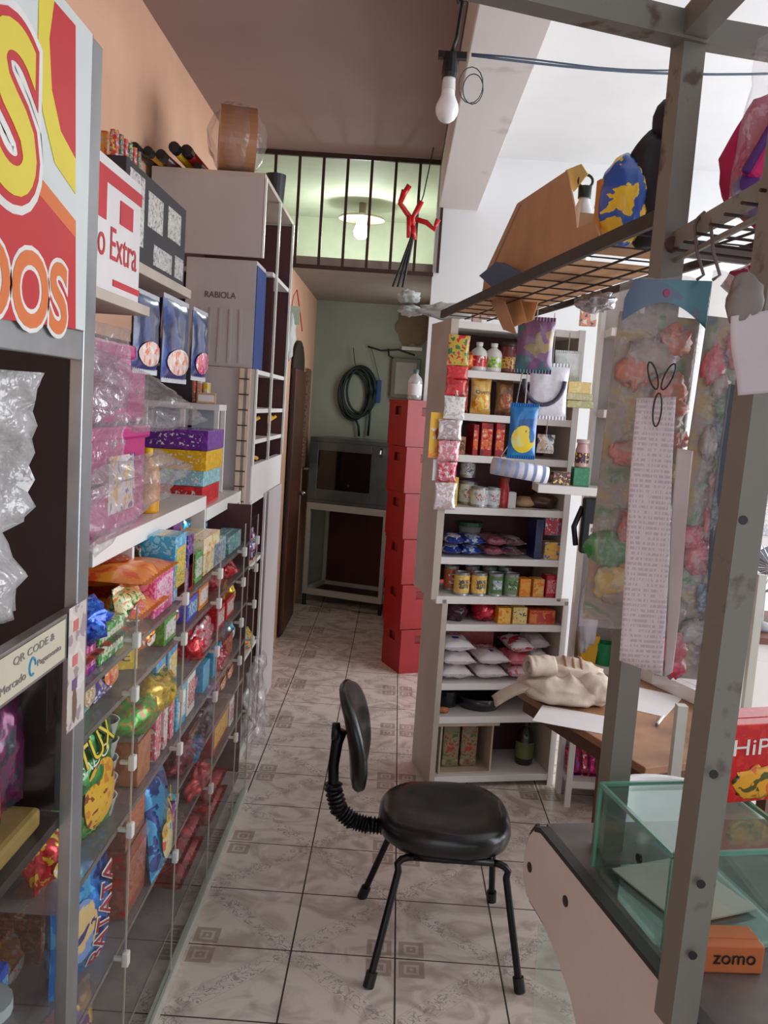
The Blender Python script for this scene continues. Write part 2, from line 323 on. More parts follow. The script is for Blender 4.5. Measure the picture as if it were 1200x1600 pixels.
# grille of bars over the passage
g = thing('window_grille', 'dark iron bar grille filling the gap above the passage opening', 'grille', (0, 6.03, 0))
BAR = mat('rusty_brown_iron', (66, 42, 36), .5, .3, var=.2)
MB().box(-1.2, .16, -.012, .012, 3.345, 3.375).build('top_rail', BAR, g)
MB().box(-1.2, .16, -.012, .012, 2.63, 2.655).build('bottom_rail', BAR, g)
for k in range(9):
    x = -1.083+k*.1587
    MB().box(x-.009, x+.009, -.009, .009, 2.655, 3.345).build('bar', BAR, g)
# ceiling lamp behind the bars
l = thing('ceiling_lamp', 'round plate lamp with a lit bulb glowing behind the dark bars', 'lamp', (-.43, 7.7, 3.30))
MB().lathe([(0, .14), (.03, .14), (.03, .05), (.19, .02), (.20, 0), (.19, .004), (.03, .03), (0, .03)], 28).build('metal_plate', mat('beige_enamel', (190, 170, 150), .4), l, smooth=True)
MB().lathe([(0, .02), (.03, .01), (.04, -.03), (.065, -.09), (.055, -.135), (.03, -.155), (0, -.16)], 20).build('bulb', glow('lit_bulb', (.88, 1, .93), 14), l, smooth=True)
pl = bpy.data.lights.new('lamp_light', 'POINT'); pl.energy = 16; pl.color = (.86, 1, .90); pl.shadow_soft_size = .07; po = bpy.data.objects.new('lamp_light', pl); C.objects.link(po); po.parent = l; po.location = (0, -.12, -.2)
# bulb hanging at the beam
bx, by, bz = .085, 2.95, 2.78
l = thing('hanging_bulb', 'unlit white bulb in a black socket hanging beside the beam', 'light bulb', (bx, by, bz))
MB().lathe([(0, 0), (.014, .003), (.026, .012), (.034, .026), (.037, .042), (.035, .056), (.028, .071), (.022, .085), (.021, .10)], 24, (0, 0, -.12)).build('bulb_globe', mat('frosted_white', (250, 250, 250), .3, var=.01), l, smooth=True)
MB().lathe([(.022, -.02), (.02, .01), (.024, .03), (0, .03)], 16).build('bulb_base', mat('white_ceramic', (226, 226, 224), .4, var=.02), l, smooth=True)
s = MB(); s.lathe([(.024, .015), (.026, .03), (.022, .09), (0, .09)], 14); s.box(-.04, .05, -.012, .012, .075, .095); s.build('socket', BLACKP, l)
MB().tube([(0, 0, .09), (.015, 0, .14), (.02, 0, .20), (.03, 0, .30), (.035, 0, .36)], .006, 6).build('cable', BLACKP, l, smooth=True)
for k, (r0, dx) in enumerate(((.055, .07), (.046, .078))):
    MB().tube([(dx+r0*.7*math.cos(a*math.pi/8), .004*k, .0-.01*k+r0*math.sin(a*math.pi/8)) for a in range(17)], .0018, 5).build('spare_wire_loop', mat('grey_wire', (70, 74, 84), .5), l, smooth=True)
m_ = MB()
for k, sx in enumerate((-.018, .0, .014)): m_.tube([(sx+.03, .0, .02), (sx+.006, .005, .1), (sx+.012, 0, .20), (sx+.022, 0, .24), (sx+.04, .003, .14), (sx+.035, .004, .03)], .004, 6)
solo(m_, 'cable_bundle', mat('brown_black_cable', (62, 48, 46), .5), 'looped dark cable bundle on the beam edge above the bulb', 'cable', smooth=True).location = (.085, 2.95, 3.0)
m_ = MB(); a = Vector((.15, 2.95, 2.87)); b = Vector((1.35, 3.05, 2.93))
m_.tube([a.lerp(b, k/12)+Vector((0, 0, -.03*math.sin(k/12*math.pi))) for k in range(13)]+[(3.5, 3.3, 3.1)], .004, 6)
m_.tube([a.lerp(b, k/12)+Vector((0, .01, .008-.025*math.sin(k/12*math.pi)+.004*math.sin(k))) for k in range(8)], .003, 6)
solo(m_, 'power_cable', mat('slate_cable', (92, 110, 128), .5), 'thin blue-grey cable strung from the bulb across to the right', 'cable', smooth=True)
# ------------------------------------------------------------------ passage contents
t = thing('coiled_hose', 'dark green garden hose coiled on a nail on the green wall', 'hose', (-.40, 7.93, 1.83))
hb = MB()
for k in range(7):
    rx, rz_ = .125+.012*(k % 3), .20+.012*((k*2) % 4); ox = -.03+.012*k
    hb.tube([(ox+rx*math.cos(a*math.pi/12), .04-.012*(k % 4), .008*k+rz_*math.sin(a*math.pi/12)) for a in range(25)], .011, 7)
hb.tube([(.13, .02, .02), (.135, .02, -.2), (.13, .02, -.35)], .011, 7); hb.tube([(0, .02, -.19), (.04, .02, -.27), (.05, .02, -.36)], .011, 7)
hb.build('hose_coil', mat('dark_green_rubber', (28, 46, 44), .5), t, smooth=True)
MB().tube([(-.05, .02, .42), (-.03, .01, .3), (0, 0, .2)], .004, 5).build('hanging_wire', INK, t)
t = thing('wall_tool', 'short blue-handled tool hanging by a string on the green wall', 'tool', (-.20, 7.96, 1.78))
MB().box(-.02, .02, -.012, .012, .0, .20).build('blue_grip', mat('blue_plastic', (34, 74, 140), .4), t, bevel=.006)
MB().tube([(0, 0, .2), (-.03, 0, .3), (-.07, 0, .42), (-.09, 0, .48)], .003, 5).build('string', INK, t)
m_ = MB(); m_.tube([(-.32, 7.97, 2.27), (-.2, 7.93, 2.24), (-.05, 7.96, 2.26), (.1, 7.95, 2.22)], .008, 6); m_.tube([(-.14, 7.95, 2.26), (-.13, 7.93, 2.2), (-.09, 7.94, 2.18)], .008, 6)
solo(m_, 'wall_pipe', RUSTY, 'bent dark rod fixed on the green wall above the blue tool', 'pipe', smooth=True)
m_ = MB().box(-.02, .16, 7.95, 8.0, 2.26, 2.29); solo(m_, 'wall_bracket', WHITE, 'small white strip bracket at the right of the green wall', 'bracket')
m_ = lump((.07, 7.99, 2.48), .14, .012, .16, 4, .5, 2.5, 12); m_.v = [Vector((p.x, min(p.y, 7.998), p.z)) for p in m_.v]
struct('trim_3', m_, mat('bare_plaster_patch', (140, 124, 96), .9, bump=.3))
t = thing('wall_box', 'grey framed panel box on the green wall beside the red crates', 'box', (.0, 7.97, 1.95))
MB().box(-.1, .16, -.03, .02, -.12, .24).build('box_frame', mat('dull_grey_frame', (120, 116, 108), .5), t, bevel=.01); MB().box(-.06, .12, -.035, -.02, -.08, .2).build('panel_face', mat('pale_panel', (170, 168, 160), .5), t)
# oven on a white stand, turned slightly
ca = math.atan2(-.25, .745)
t = thing('metal_oven', 'grey steel oven cabinet with dark window on the white stand', 'oven', (-.40, 7.40, .90), (0, 0, ca))
SO = mat('dull_steel', (112, 124, 126), .35, .6, var=.12)
m_ = MB(); m_.box(-.36, .36, 0, .42, 0, .03); m_.box(-.36, .36, 0, .42, .52, .56); m_.box(-.36, -.28, 0, .42, .03, .52); m_.box(.20, .36, 0, .42, .03, .52); m_.box(-.28, .2, .38, .42, .03, .52); m_.build('oven_body', SO, t, bevel=.004)
MB().box(-.28, .20, .004, .012, .12, .45).build('oven_window', mat('black_glass', (14, 13, 14), .12, coat=.6), t)
MB().box(-.28, .20, -.004, .01, .03, .12).build('lower_door_rail', SO, t, bevel=.003); MB().box(-.28, .20, -.004, .01, .45, .52).build('upper_door_rail', SO, t, bevel=.003)
MB().tube([(.29, -.02, .44), (.29, -.05, .46), (.29, -.02, .50)], .012, 8).build('vent_knob', CHROME, t, smooth=True); MB().tube([(-.36, 0, .28), (-.40, -.02, .28)], .01, 8).build('side_handle', CHROME, t)
t = thing('white_stand', 'white square tube stand with open sides under the steel oven', 'stand', (-.40, 7.40, 0), (0, 0, ca))
SW = mat('aged_white_enamel', (200, 200, 190), .4, var=.06)
for x in (-.36, .34):
    for y in (0, .42): MB().box(x, x+.035, y, y+.035, .10, .88).build('leg_post', SW, t, bevel=.003); MB().lathe([(0, 0), (.018, 0), (.018, .1), (0, .1)], 8, (x+.018, y+.018, 0)).build('caster_foot', BLACKP, t)
m_ = MB(); m_.box(-.325, .34, 0, .035, .84, .88); m_.box(-.325, .34, .42, .455, .84, .88); m_.box(-.36, -.325, .035, .42, .84, .88); m_.box(.34, .375, .035, .42, .84, .88); m_.box(-.36, .375, 0, .455, .88, .898); m_.build('top_frame', SW, t)
m_ = MB(); m_.box(-.325, .34, 0, .035, .10, .15); m_.box(-.325, .34, .42, .455, .10, .15); m_.box(-.36, -.325, .035, .42, .10, .15); m_.box(.34, .375, .035, .42, .10, .15); m_.build('bottom_frame', SW, t)
MB().box(-.325, .34, .15, .43, .11, .115).build('floor_sheet', mat('dark_sheet', (60, 44, 40), .6), t); MB().box(-.325, .34, .44, .45, .15, .84).build('back_sheet', MAROON, t)
# stacked red crates
CR = mat('red_crate_plastic', (158, 14, 22), .35, var=.1)
for k in range(6):
    lab = ['red plastic bottle crate standing on the floor, bottom of the stack', 'red bottle crate second from the floor in the stack', 'red bottle crate third from the floor in the stack', 'red bottle crate third from the top of the stack', 'red bottle crate second from the top of the stack', 'red bottle crate on top of the stack'][k]
    t = thing('bottle_crate', lab, 'crate', (.215-.012*k, 5.90, .301*k), (0, 0, R_(24)), 'stacked red bottle crates')
    m_ = MB(); a, b_, h = .18, .15, .298
    for z0, z1 in ((.0, .20), (.255, h)): m_.box(-a, a, -b_, -b_+.012, z0, z1); m_.box(-a, a, b_-.012, b_, z0, z1); m_.box(-a, -a+.012, -b_+.012, b_-.012, z0, z1); m_.box(a-.012, a, -b_+.012, b_-.012, z0, z1)
    for x in (-a, a-.10): m_.box(x, x+.10, -b_, -b_+.012, .20, .255); m_.box(x, x+.10, b_-.012, b_, .20, .255)
    for y in (-b_+.012, b_-.102): m_.box(-a, -a+.012, y, y+.09, .20, .255); m_.box(a-.012, a, y, y+.09, .20, .255)
    for x in (-a, a-.03): m_.box(x-.003, x+.033, -b_-.004, -b_, .02, .28)
    m_.box(-a-.004, a+.004, -b_-.006, b_+.004, .278, h)
    m_.box(-a+.015, a-.015, -b_+.015, b_-.015, 0, .015); m_.build('crate_shell', CR, t)
    i_ = MB(); i_.box(-.003, .003, -.13, .13, .016, .22); i_.box(-.16, .16, -.003, .003, .016, .22); i_.box(-a+.017, -a+.02, -.13, .13, .016, .25); i_.box(-.16, .16, -b_+.017, -b_+.02, .016, .25); i_.build('bottle_dividers', mat('dark_red_plastic', (120, 16, 22), .5), t)
t = bottle('cloudy_bottle', 'pale cloudy plastic bottle on top of the red crates', 'bottle', (.09, 5.86, 1.807), .045, .2, clear('cloudy', (.92, .92, .9), .15, .5), SO, PAPER)
# hanging things on the passage corner
t = thing('hanging_bag', 'white plastic bag hanging by a red tie beside the arched door', 'bag', (-.765, 6.0, 2.36))
lump((-.01, -.03, -.16), .05, .035, .17, 3, .35, 2.4, 14).build('white_bag', mat('white_plastic_bag', (210, 214, 210), .4, bump=.3), t, smooth=True)
MB().tube([(0, -.02, 0), (.01, -.02, .08), (.03, -.02, .12), (.05, -.02, .02), (.08, -.02, -.15)], .004, 6).build('red_tie', RED, t)
MB().box(-.04, .06, -.05, -.045, -.11, .01).build('pale_green_card', mat('pale_green_card', (170, 190, 170), .7), t)
# ------------------------------------------------------------------ left: clear-fronted snack display
t = thing('snack_display', 'long low clear-fronted snack display running along the left side', 'shelf unit', (0, 0, 0))
SB = clear('smoky_glass_shelf', (.80, .74, .73), .05, .22, .1)
LV = [(.11, 1.63, 3.72), (.39, 1.63, 3.72), (.55, 2.56, 3.72), (.72, 1.63, 3.72), (.885, 2.12, 3.72), (1.04, 1.63, 3.72), (1.145, 1.63, 3.72)]
for k, (z, y0, y1) in enumerate(LV):
    xf = -.602; MB().box(-1.16, xf, y0, y1, z-.012, z).build('shelf_board', SB, t)
    MB().box(xf, xf+.003, y0, y1, z-.012, z).build('shelf_edge', mat('glass_edge_strip', (120, 110, 106), .2), t)
MB().box(-1.18, -1.16, 1.60, 4.0, .03, 1.31).build('back_panel', MAROON, t)
YS = [1.62, 1.98, 2.452, 2.945, 3.42, 3.73]
for a, b_ in zip(YS, YS[1:]): MB().box(-.573, -.570, a+.002, b_-.002, .035, 1.26).build('glass_pane', GLASS, t)
CLIP = mat('white_clip', (225, 222, 215), .35)
for y, zs in zip(YS[1:], ((1.18, 1.052, .885, .718, .39), (1.174, 1.057, .889, .73, .40), (1.153, 1.05, .881, .72, .388), (1.15, 1.029, .865, .71, .39), (1.15, 1.03, .87, .71, .39))):
    MB().box(-.5735, -.5695, y-.0015, y+.0015, .035, 1.26).build('pane_joint', mat('pale_joint', (190, 180, 170), .3), t)
    for z in zs: q = MB().box(-.578, -.562, y-.011, y+.011, z-.02, z+.016); q.box(-.60, -.578, y-.006, y+.006, z-.008, z+.002); q.build('shelf_clip', CLIP, t, bevel=.003)
MB().box(-.585, -.56, 1.615, 3.75, 0, .035).build('bottom_rail', mat('pale_rail', (190, 190, 178), .4), t, bevel=.003)
MB().box(-1.16, -.60, 3.70, 3.72, .12, 1.30).build('end_panel', MAROON, t)
# upper white shelf over the display
t = thing('white_wall_shelf', 'bright white shelf with uprights above the snack display', 'shelf', (0, 0, 0))
MB().box(-1.16, -.70, 2.05, 3.28, 1.325, 1.375).build('shelf_board', WHITE, t, bevel=.003); MB().box(-1.16, -.70, 3.30, 4.02, 1.275, 1.325).build('shelf_board', WHITE, t, bevel=.003)
for y in (2.36, 3.26): MB().box(-.75, -.70, y, y+.02, 1.147, 1.325).build('upright', WHITE, t)
MB().box(-1.16, -.70, 3.98, 4.02, 1.147, 1.275).build('upright', WHITE, t)
MB().box(-1.17, -1.16, 2.36, 4.02, 1.375, 1.95).build('back_board', MAROON, t)
t = thing('small_rack', 'little white two-tier rack with thin legs standing on the white shelf', 'rack', (0, 3.8, 1.326))
MB().box(-1.10, -.765, -.04, .12, .36, .385).build('rack_board', WHITE, t)
for x in (-1.09, -.93, -.785): MB().box(x, x+.018, -.04, -.02, 0, .36).build('rack_leg', WHITE, t); MB().box(x, x+.018, .10, .12, 0, .36).build('rack_leg', WHITE, t)
MB().box(-1.08, -.80, .10, .112, .05, .36).build('back_board', mat('pale_blue_panel', (176, 186, 194), .5), t)
t = thing('upper_wall_shelf', 'white board shelf high on the peach wall carrying boxes', 'shelf', (0, 0, 0))
MB().box(-1.2, -.75, 2.42, 3.12, 2.075, 2.105).build('shelf_board', WORN, t, bevel=.002); MB().box(-1.2, -.98, 3.12, 3.46, 2.075, 2.105).build('shelf_board', WORN, t)
MB().box(-1.2, -.68, 1.72, 2.38, 1.945, 1.97).build('shelf_board', WORN, t, bevel=.002)
for y in (2.5, 3.05): MB().prism([(-1.2, y, 1.9), (-1.2, y, 2.075), (-.95, y, 2.075)], (0, 1, 0), .01).build('bracket', WHITE, t)
for y in (1.8, 2.3): MB().prism([(-1.2, y, 1.8), (-1.2, y, 1.945), (-.95, y, 1.945)], (0, 1, 0), .01).build('bracket', WHITE, t)
# tall cabinet
t = thing('tall_cabinet', 'tall white cabinet with open shelves and maroon back on the left', 'cabinet', (0, 0, 0))
X0, XF = -1.17, -.665
MB().box(X0, XF, 4.05, 4.07, 0, 1.88).build('side_panel', LILAC, t); MB().box(X0, XF, 4.05, 4.07, 2.375, 2.72).build('side_panel', LILAC, t)
MB().box(X0, XF, 5.07, 5.09, 0, 2.72).build('side_panel', LILAC, t); MB().box(X0, X0+.015, 4.07, 5.07, 0, 2.72).build('back_panel', MAROON, t)
MB().box(X0, XF, 4.05, 5.09, 2.72, 2.74).build('top_board', WORN, t)
for z, y0 in ((.04, 4.07), (.50, 4.07), (.95, 4.07), (1.27, 4.07), (1.555, 4.07), (1.70, 4.07), (1.88, 4.07), (2.37, 4.45)): MB().box(X0+.015, XF-.004, y0, 5.07, z-.02, z).build('shelf_board', WHITE, t)
MB().box(XF-.03, XF+.004, 4.07, 5.07, 1.272, 1.44).build('drawer_front', WHITE, t, bevel=.003)
for y, z0, z1 in ((4.05, 0, 1.27), (4.05, 1.44, 1.88), (4.05, 2.375, 2.72), (4.50, .03, 1.27), (4.52, 1.44, 2.72), (5.06, 1.44, 2.72)): MB().box(XF-.002, XF+.008, y, y+.028, z0, z1).build('front_stile', WHITE, t)
MB().box(XF-.01, XF+.012, 4.60, 5.09, .06, 1.27).build('door_panel', LILAC, t, bevel=.003); MB().box(XF-.01, XF+.004, 4.07, 4.6, 0, .05).build('plinth', WHITE, t)
m_ = MB(); m_.box(X0+.02, XF-.006, 5.062, 5.068, .05, 2.71); m_.build('maroon_liner', MAROON, t)
MB().box(X0+.016, XF-.008, 4.506, 4.518, 1.885, 2.365).build('inner_partition', MAROON, t)
for z0, z1 in ((.045, .475), (.505, .925), (.955, 1.245), (1.275, 1.53), (1.56, 1.675), (1.705, 1.855)): MB().box(X0+.016, XF-.008, 4.535, 4.545, z0, z1).build('inner_partition', MAROON, t)
h_ = MB().box(-.735, -.715, 4.035, 4.05, 1.24, 1.88); h_.box(-.700, -.685, 4.035, 4.05, 1.24, 1.88); h_.build('hinge_strip', mat('cream_hinge', (236, 210, 186), .4), t)
for k in range(9): MB().box(-.735, -.69, 4.03, 4.036, 1.27+k*.07, 1.275+k*.07).build('hinge_pin', RUSTY, t)
# ------------------------------------------------------------------ right: shelf unit turned toward the aisle
RF = Frame(.252, 3.94, 13.4)
t = thing('grocery_shelf', 'tall cream grocery shelf unit full of goods right of the aisle', 'shelf unit', RF.w(0, 0, 0), (0, 0, RF.a))
D = .32
def shl(u0, u1, z, th=.032): return MB().box(u0, u1, 0, D, z-th, z).build('shelf_board', WHITE, t, bevel=.002)
MB().box(0, .02, 0, D, 0, .90).build('side_panel', WORN, t); MB().box(.597, .617, 0, D, 0, .90).build('side_panel', WORN, t)
MB().box(-.055, -.030, 0, D, .90, 2.15).build('side_panel', WORN, t); MB().box(.555, .575, 0, D, .90, 2.15).build('side_panel', WORN, t)
MB().box(0.02, .597, D-.01, D, 0, .90).build('back_panel', MAROON, t); MB().box(-.03, .555, D-.01, D, .93, 2.15).build('back_panel', MAROON, t)
for z in (.055, .345, .505, .785): shl(.02, .597, z)
shl(-.03, .617, .915, .035)
for z in (1.095, 1.325, 1.56, 1.745, 1.935, 2.145): shl(-.03, .555, z)
MB().box(-.056, -.022, -.004, .0, .915, 2.15).build('front_stile', WORN, t); MB().box(0, .026, -.004, 0, .0, .88).build('front_stile', WORN, t); MB().box(.59, .618, -.004, 0, 0, .88).build('front_stile', WHITE, t); MB().box(.547, .577, -.004, 0, .915, 2.15).build('front_stile', WHITE, t)
# side shelf standing forward at the right end
SFr = Frame(.0, 3.74, 0)
t = thing('bright_side_shelf', 'bright white open shelf right of the grocery shelf, partly behind hanging bags', 'shelf unit', (0, 0, 0))
MB().box(1.04, 1.06, 3.76, 4.05, 0, 2.35).build('side_panel', WHITE, t)
for x0, z in ((.61, 1.465), (.88, .66), (.88, 1.80), (.88, 2.15), (.88, .12)):
    MB().box(x0, 1.04, 3.76 if x0 < .8 else 3.86, 4.05 if x0 > .8 else 3.93, z-.035, z).build('shelf_board', WHITE, t, bevel=.002)
MB().box(.88, 1.04, 4.045, 4.05, 0, 2.35).build('back_panel', mat('pale_pinkish_board', (206, 196, 192), .5), t)
MB().box(.86, .88, 3.99, 4.05, 0, 2.35).build('side_panel', WHITE, t)
MB().box(.868, .895, 3.845, 3.865, 0, .63).build('front_stile', WHITE, t)
# ------------------------------------------------------------------ goods in the left display
LF = Frame(-.605, 0, 90)
SN = [.11, .39, .55, .72, .885, 1.04, 1.145]
def snap(z, lv): return min(lv, key=lambda q: abs(q-z))
def left(a, b, tp, bt, v=0): u0, u1, z0, z1 = LF.item(a, b, tp, bt, v); return u0, u1, z0, z1
Y_, O_, R3, G_, B_, W_, K_, P_, M_, C_, BR = (240, 196, 40), (240, 130, 30), (204, 30, 38), (60, 150, 60), (30, 70, 180), (236, 232, 228), (36, 26, 34), (214, 50, 130), (120, 50, 150), (60, 170, 210), (140, 82, 56)
TXY, TXW, TXR, TXB = mat('yellow_print', (250, 214, 40), .4), mat('white_print', (246, 244, 240), .4), mat('red_print', (170, 30, 44), .4), mat('blue_print', (30, 60, 140), .4)
# kind, near px, far px, top, bottom (at near edge), depth, inks..., extra, label
LI = [
 ('c', 247, 278, 905, 975, .10, pk(P_, (240, 150, 190)), pk((240, 180, 210), P_, W_, 60), 'magenta snack carton with pink picture front, right of the colourful snack bag'),
 ('p', 212, 245, 932, 990, .07, pk((226, 210, 160), O_, G_, 30), pk(R3, W_, O_, 50), 'cream and orange snack bag standing left of the magenta carton'),
 ('c', 163, 203, 975, 1030, .10, pk(G_, (120, 200, 120), W_, 40), pk((230, 225, 200), G_, W_, 55), 'green and white snack carton right of the purple pink carton'),
 ('c', 127, 160, 990, 1060, .10, pk(M_, P_, (90, 40, 120), 30), pk(P_, M_, (240, 190, 220), 40), 'purple and pink carton nearest the metal post under blue wrap'),
 ('c', 280, 298, 835, 880, .10, pk(C_, (140, 210, 230)), pk(Y_, C_, G_, 60), 'cyan carton with yellow-green badge under the white shelf'),
 ('c', 300, 310, 812, 858, .10, pk((74, 60, 150), (200, 120, 190), K_, 50), None, 'dark purple carton with pink marks under the white shelf'),
 ('c', 325, 350, 805, 855, .12, pk((246, 226, 180), (250, 240, 214), (226, 170, 90), 28), None, 'cream carton with thin script hanging below the white shelf end'),
 ('c', 310, 322, 870, 915, .08, pk(G_, (120, 200, 130)), pk(W_, G_, None, 60), 'small bright green carton under the cyan carton'),
 ('c', 299, 308, 876, 930, .08, pk(R3, (230, 70, 60)), None, 'narrow red carton left of the green one'),
 ('c', 282, 297, 885, 935, .08, pk((206, 160, 120), (230, 200, 160), R3, 40), None, 'beige carton with red strip below the cyan carton'),
 ('c', 338, 358, 857, 893, .08, pk((150, 190, 206), (224, 200, 210), (60, 80, 120), 60), None, 'pale blue carton in the top row toward the far end'),
 ('c', 362, 381, 849, 875, .08, pk((110, 170, 190), G_, W_, 60), None, 'blue carton with green foot at the far end of the top row'),
 ('c', 345, 357, 935, 968, .09, pk(R3, (236, 80, 70)), pk(W_, R3, None, 70), 'red carton with white stripes, near one of a pair'),
 ('c', 359, 371, 925, 955, .09, pk(R3, (226, 60, 60)), pk(W_, R3, O_, 60), 'red carton with white stripes, far one of a pair'),
 ('c', 250, 266, 1015, 1082, .10, pk((40, 150, 210), (90, 190, 230)), pk(Y_, W_, C_, 50), 'blue carton with yellow badge beside the yellow box, near one of two'),
 ('c', 268, 284, 1003, 1068, .10, pk((40, 150, 210), (90, 190, 230)), pk(Y_, W_, C_, 50), 'blue carton with yellow badge, far one of two'),
 ('p', 172, 203, 1030, 1095, .06, pk((96, 80, 160), (220, 150, 130), W_, 35), pk(O_, (230, 200, 190), P_, 50), 'violet snack bag leaning right of the pale blue one'),
 ('p', 137, 168, 1070, 1145, .06, pk((120, 200, 206), (200, 180, 140), W_, 25), pk((200, 150, 100), W_, None, 50), 'pale blue edged snack bag leaning left of the violet one'),
 ('p', 118, 133, 1095, 1160, .05, pk(R3, (236, 170, 150), W_, 40), None, 'red and white striped snack bag beside the near post'),
 ('c', 322, 333, 1038, 1078, .03, pk((30, 170, 210), (40, 190, 226)), None, 'plain cyan cut-out card above the dark foil bag'),
 ('c', 337, 350, 1035, 1075, .03, pk((20, 150, 200), (40, 170, 210)), None, 'darker cyan cut-out card beside the small brown box'),
 ('c', 352, 368, 1012, 1042, .08, pk((190, 60, 50), (226, 180, 130), BR, 40), None, 'small red-brown box at the far end of the middle row'),
 ('c', 247, 258, 1132, 1225, .10, pk((226, 120, 140), W_, R3, 40), None, 'pink and white wafer carton, near one of three'),
 ('c', 260, 268, 1120, 1210, .10, pk((240, 214, 214), (220, 90, 110), W_, 40), None, 'white and pink wafer carton, middle of three'),
 ('c', 270, 278, 1108, 1195, .10, pk((214, 60, 90), (240, 190, 200), W_, 40), None, 'rosy wafer carton, far one of three'),
 ('c', 222, 243, 1150, 1215, .12, pk((190, 120, 76), (170, 100, 60), None, 12), None, 'plain orange-brown carton right of the white cups'),
 ('c', 336, 362, 1142, 1190, .10, pk((150, 24, 30), (190, 40, 40)), pk(Y_, O_, R3, 50), 'dark red carton with yellow flash at the lower far end'),
 ('c', 300, 330, 1130, 1172, .10, pk((90, 22, 34), (120, 30, 40)), pk((210, 150, 80), (90, 22, 34), None, 60), 'maroon carton with gold picture near the dark red one'),
 ('c', 201, 232, 1325, 1400, .09, pk(BR, (170, 100, 70), (110, 50, 40), 25), pk((200, 120, 70), BR, R3, 40), 'brown biscuit carton with yellow lettering, upper of two'),
 ('c', 201, 234, 1402, 1485, .09, pk(BR, (170, 96, 66), R3, 22), pk((190, 110, 70), BR, (150, 50, 40), 40), 'brown biscuit carton with yellow lettering, lower of two'),
]
lows = {}
for i, (kd, a, b_, tp, bt, dp, m1, m2, lab) in enumerate(LI):
    u0, u1, z0, z1 = left(a, b_, tp, bt)
    h = z1-z0; w_ = max(u1-u0, .03)-.004
    zb = snap(z0, SN)
    if 'upper of two' in lab: zb = .585
    if 'lower of two' in lab: zb = .391; h = .185
    if 'upper of two' in lab: h = .13
    if 'below the white shelf' in lab or 'under the white shelf' in lab: zb = max(1.147, min(z0, 1.27)) if 'end' in lab else 1.147; h = 1.318-1.147 if a != 280 else .19
    if 'end' in lab and 'cream' in lab: zb = 1.147; h = .125
    c = LF.w((u0+u1)/2, dp/2+.012, zb+.0005)
    if kd == 'c':
        tx = ('MINI', TXY) if 'yellow lettering' in lab else None
        carton('snack_carton', lab + (' in the glass display' if len(lab.split()) <= 12 else ''), 'box', c, LF.a, w_, dp, h, m1, m2, tx[0] if 0 else None, None)
    else: pouch('snack_bag', lab, 'bag', c+Vector((0, 0, .013)), (R_(-9), 0, LF.a), w_, h, dp, m1, m2, seal=m1)
def LP(px, py, x=-.6): return onx(px, py, x)
# lying family packs on the top row
for k, (a, b_, tp, z, m1, m2, lab) in enumerate((
    (215, 262, 0, 1.152, pk(O_, (250, 170, 60), R3, 14), pk(R3, Y_, O_, 30), 'long orange biscuit pack lying on the top row, lower of two'),
    (222, 276, 0, 1.232, pk(O_, (250, 160, 50), (230, 80, 30), 12), pk(R3, O_, Y_, 25), 'long orange biscuit pack lying on the top row, upper of two'),
    (163, 212, 0, 1.152, pk((60, 120, 70), (190, 70, 50), (100, 60, 40), 12), pk(R3, (190, 150, 90), None, 30), 'green and red biscuit pack lying on the top row'),
    (125, 160, 0, 1.152, pk((190, 80, 60), O_, (110, 50, 40), 12), pk(R3, Y_, None, 30), 'rust-red biscuit pack lying on the top row behind the post'))):
    y0, y1 = LF.uof(a, z+.04), LF.uof(b_, z+.04)
    pouch('biscuit_pack', lab, 'packet', (-.61, (y0+y1)/2, z+.040), (R_(-90), 0, LF.a), y1-y0-.01, .40, .058, m1, m2, seal=mat('orange_foil', (240, 140, 30), .25, .3) if k < 2 else m1, blob=(0, .5, .3, .3))
t = tag(lump((-.66, 1.78, 1.30), .06, .075, .05, 5, .5, 2.8, 16).build('blue_wrap', pk((20, 80, 200), (60, 130, 230), (10, 50, 150), 30, foil=1), smooth=True), 'crumpled shiny blue wrapping on top of the purple pink carton', 'wrapper'); t.location = (.02, 0, -.03)
# yellow open box with lettering
u0, u1, z0, z1 = left(232, 247, 1015, 1060)
carton('open_candy_box', 'bright yellow candy box with dark lettering among the blue cartons', 'box', LF.w(2.20, .10, 1.041), LF.a-R_(62), .13, .09, .065, pk(Y_, (250, 220, 70)), None, 'Duc', mat('navy_ink', (40, 36, 70), .5))
# wrapped sweets, foil bags and so on: (centre px,py, x, sizes, material)
def blob(px, py, x, sx, sy, sz, m1, lab, cat='packet', nm='candy_packet', sd=1, amp=.35, fr=2.6, flat=.75, lv=None):
    p = onx(px, py, x); z = (snap(p.z-sz*flat, lv or SN)+sz*flat+.001)
    p.z = z; q = lump((0, 0, 0), sx, sy, sz, sd, amp, fr, 14, flat); o = q.build(nm, m1, smooth=True); o.location = p; return tag(o, lab, cat)
blob(318, 930, -.68, .07, .17, .045, pk((150, 20, 34), (110, 14, 24), R3, 14, foil=1), 'heap of glossy dark red sweets in the second row', sd=2)
blob(345, 912, -.66, .06, .1, .04, pk(R3, (230, 70, 80), (150, 20, 30), 20, foil=1), 'red foil pack at the far top of the second row', sd=3)
blob(297, 980, -.64, .05, .07, .05, pk((226, 40, 50), (240, 120, 120), (170, 20, 30), 30, foil=1), 'bright red twisted foil sweets bag above the silvery pink bag', sd=4, amp=.5)
blob(308, 1030, -.63, .04, .13, .065, pk((226, 150, 160), (240, 220, 224), R3, 40, foil=1), 'silvery pink foil sweets bag left of the cyan cards', sd=5, amp=.4)
blob(337, 1000, -.64, .045, .10, .05, pk((190, 40, 60), (230, 180, 190), (120, 20, 40), 40, foil=1), 'red and silver foil bag above the cyan cards', sd=6, amp=.4)
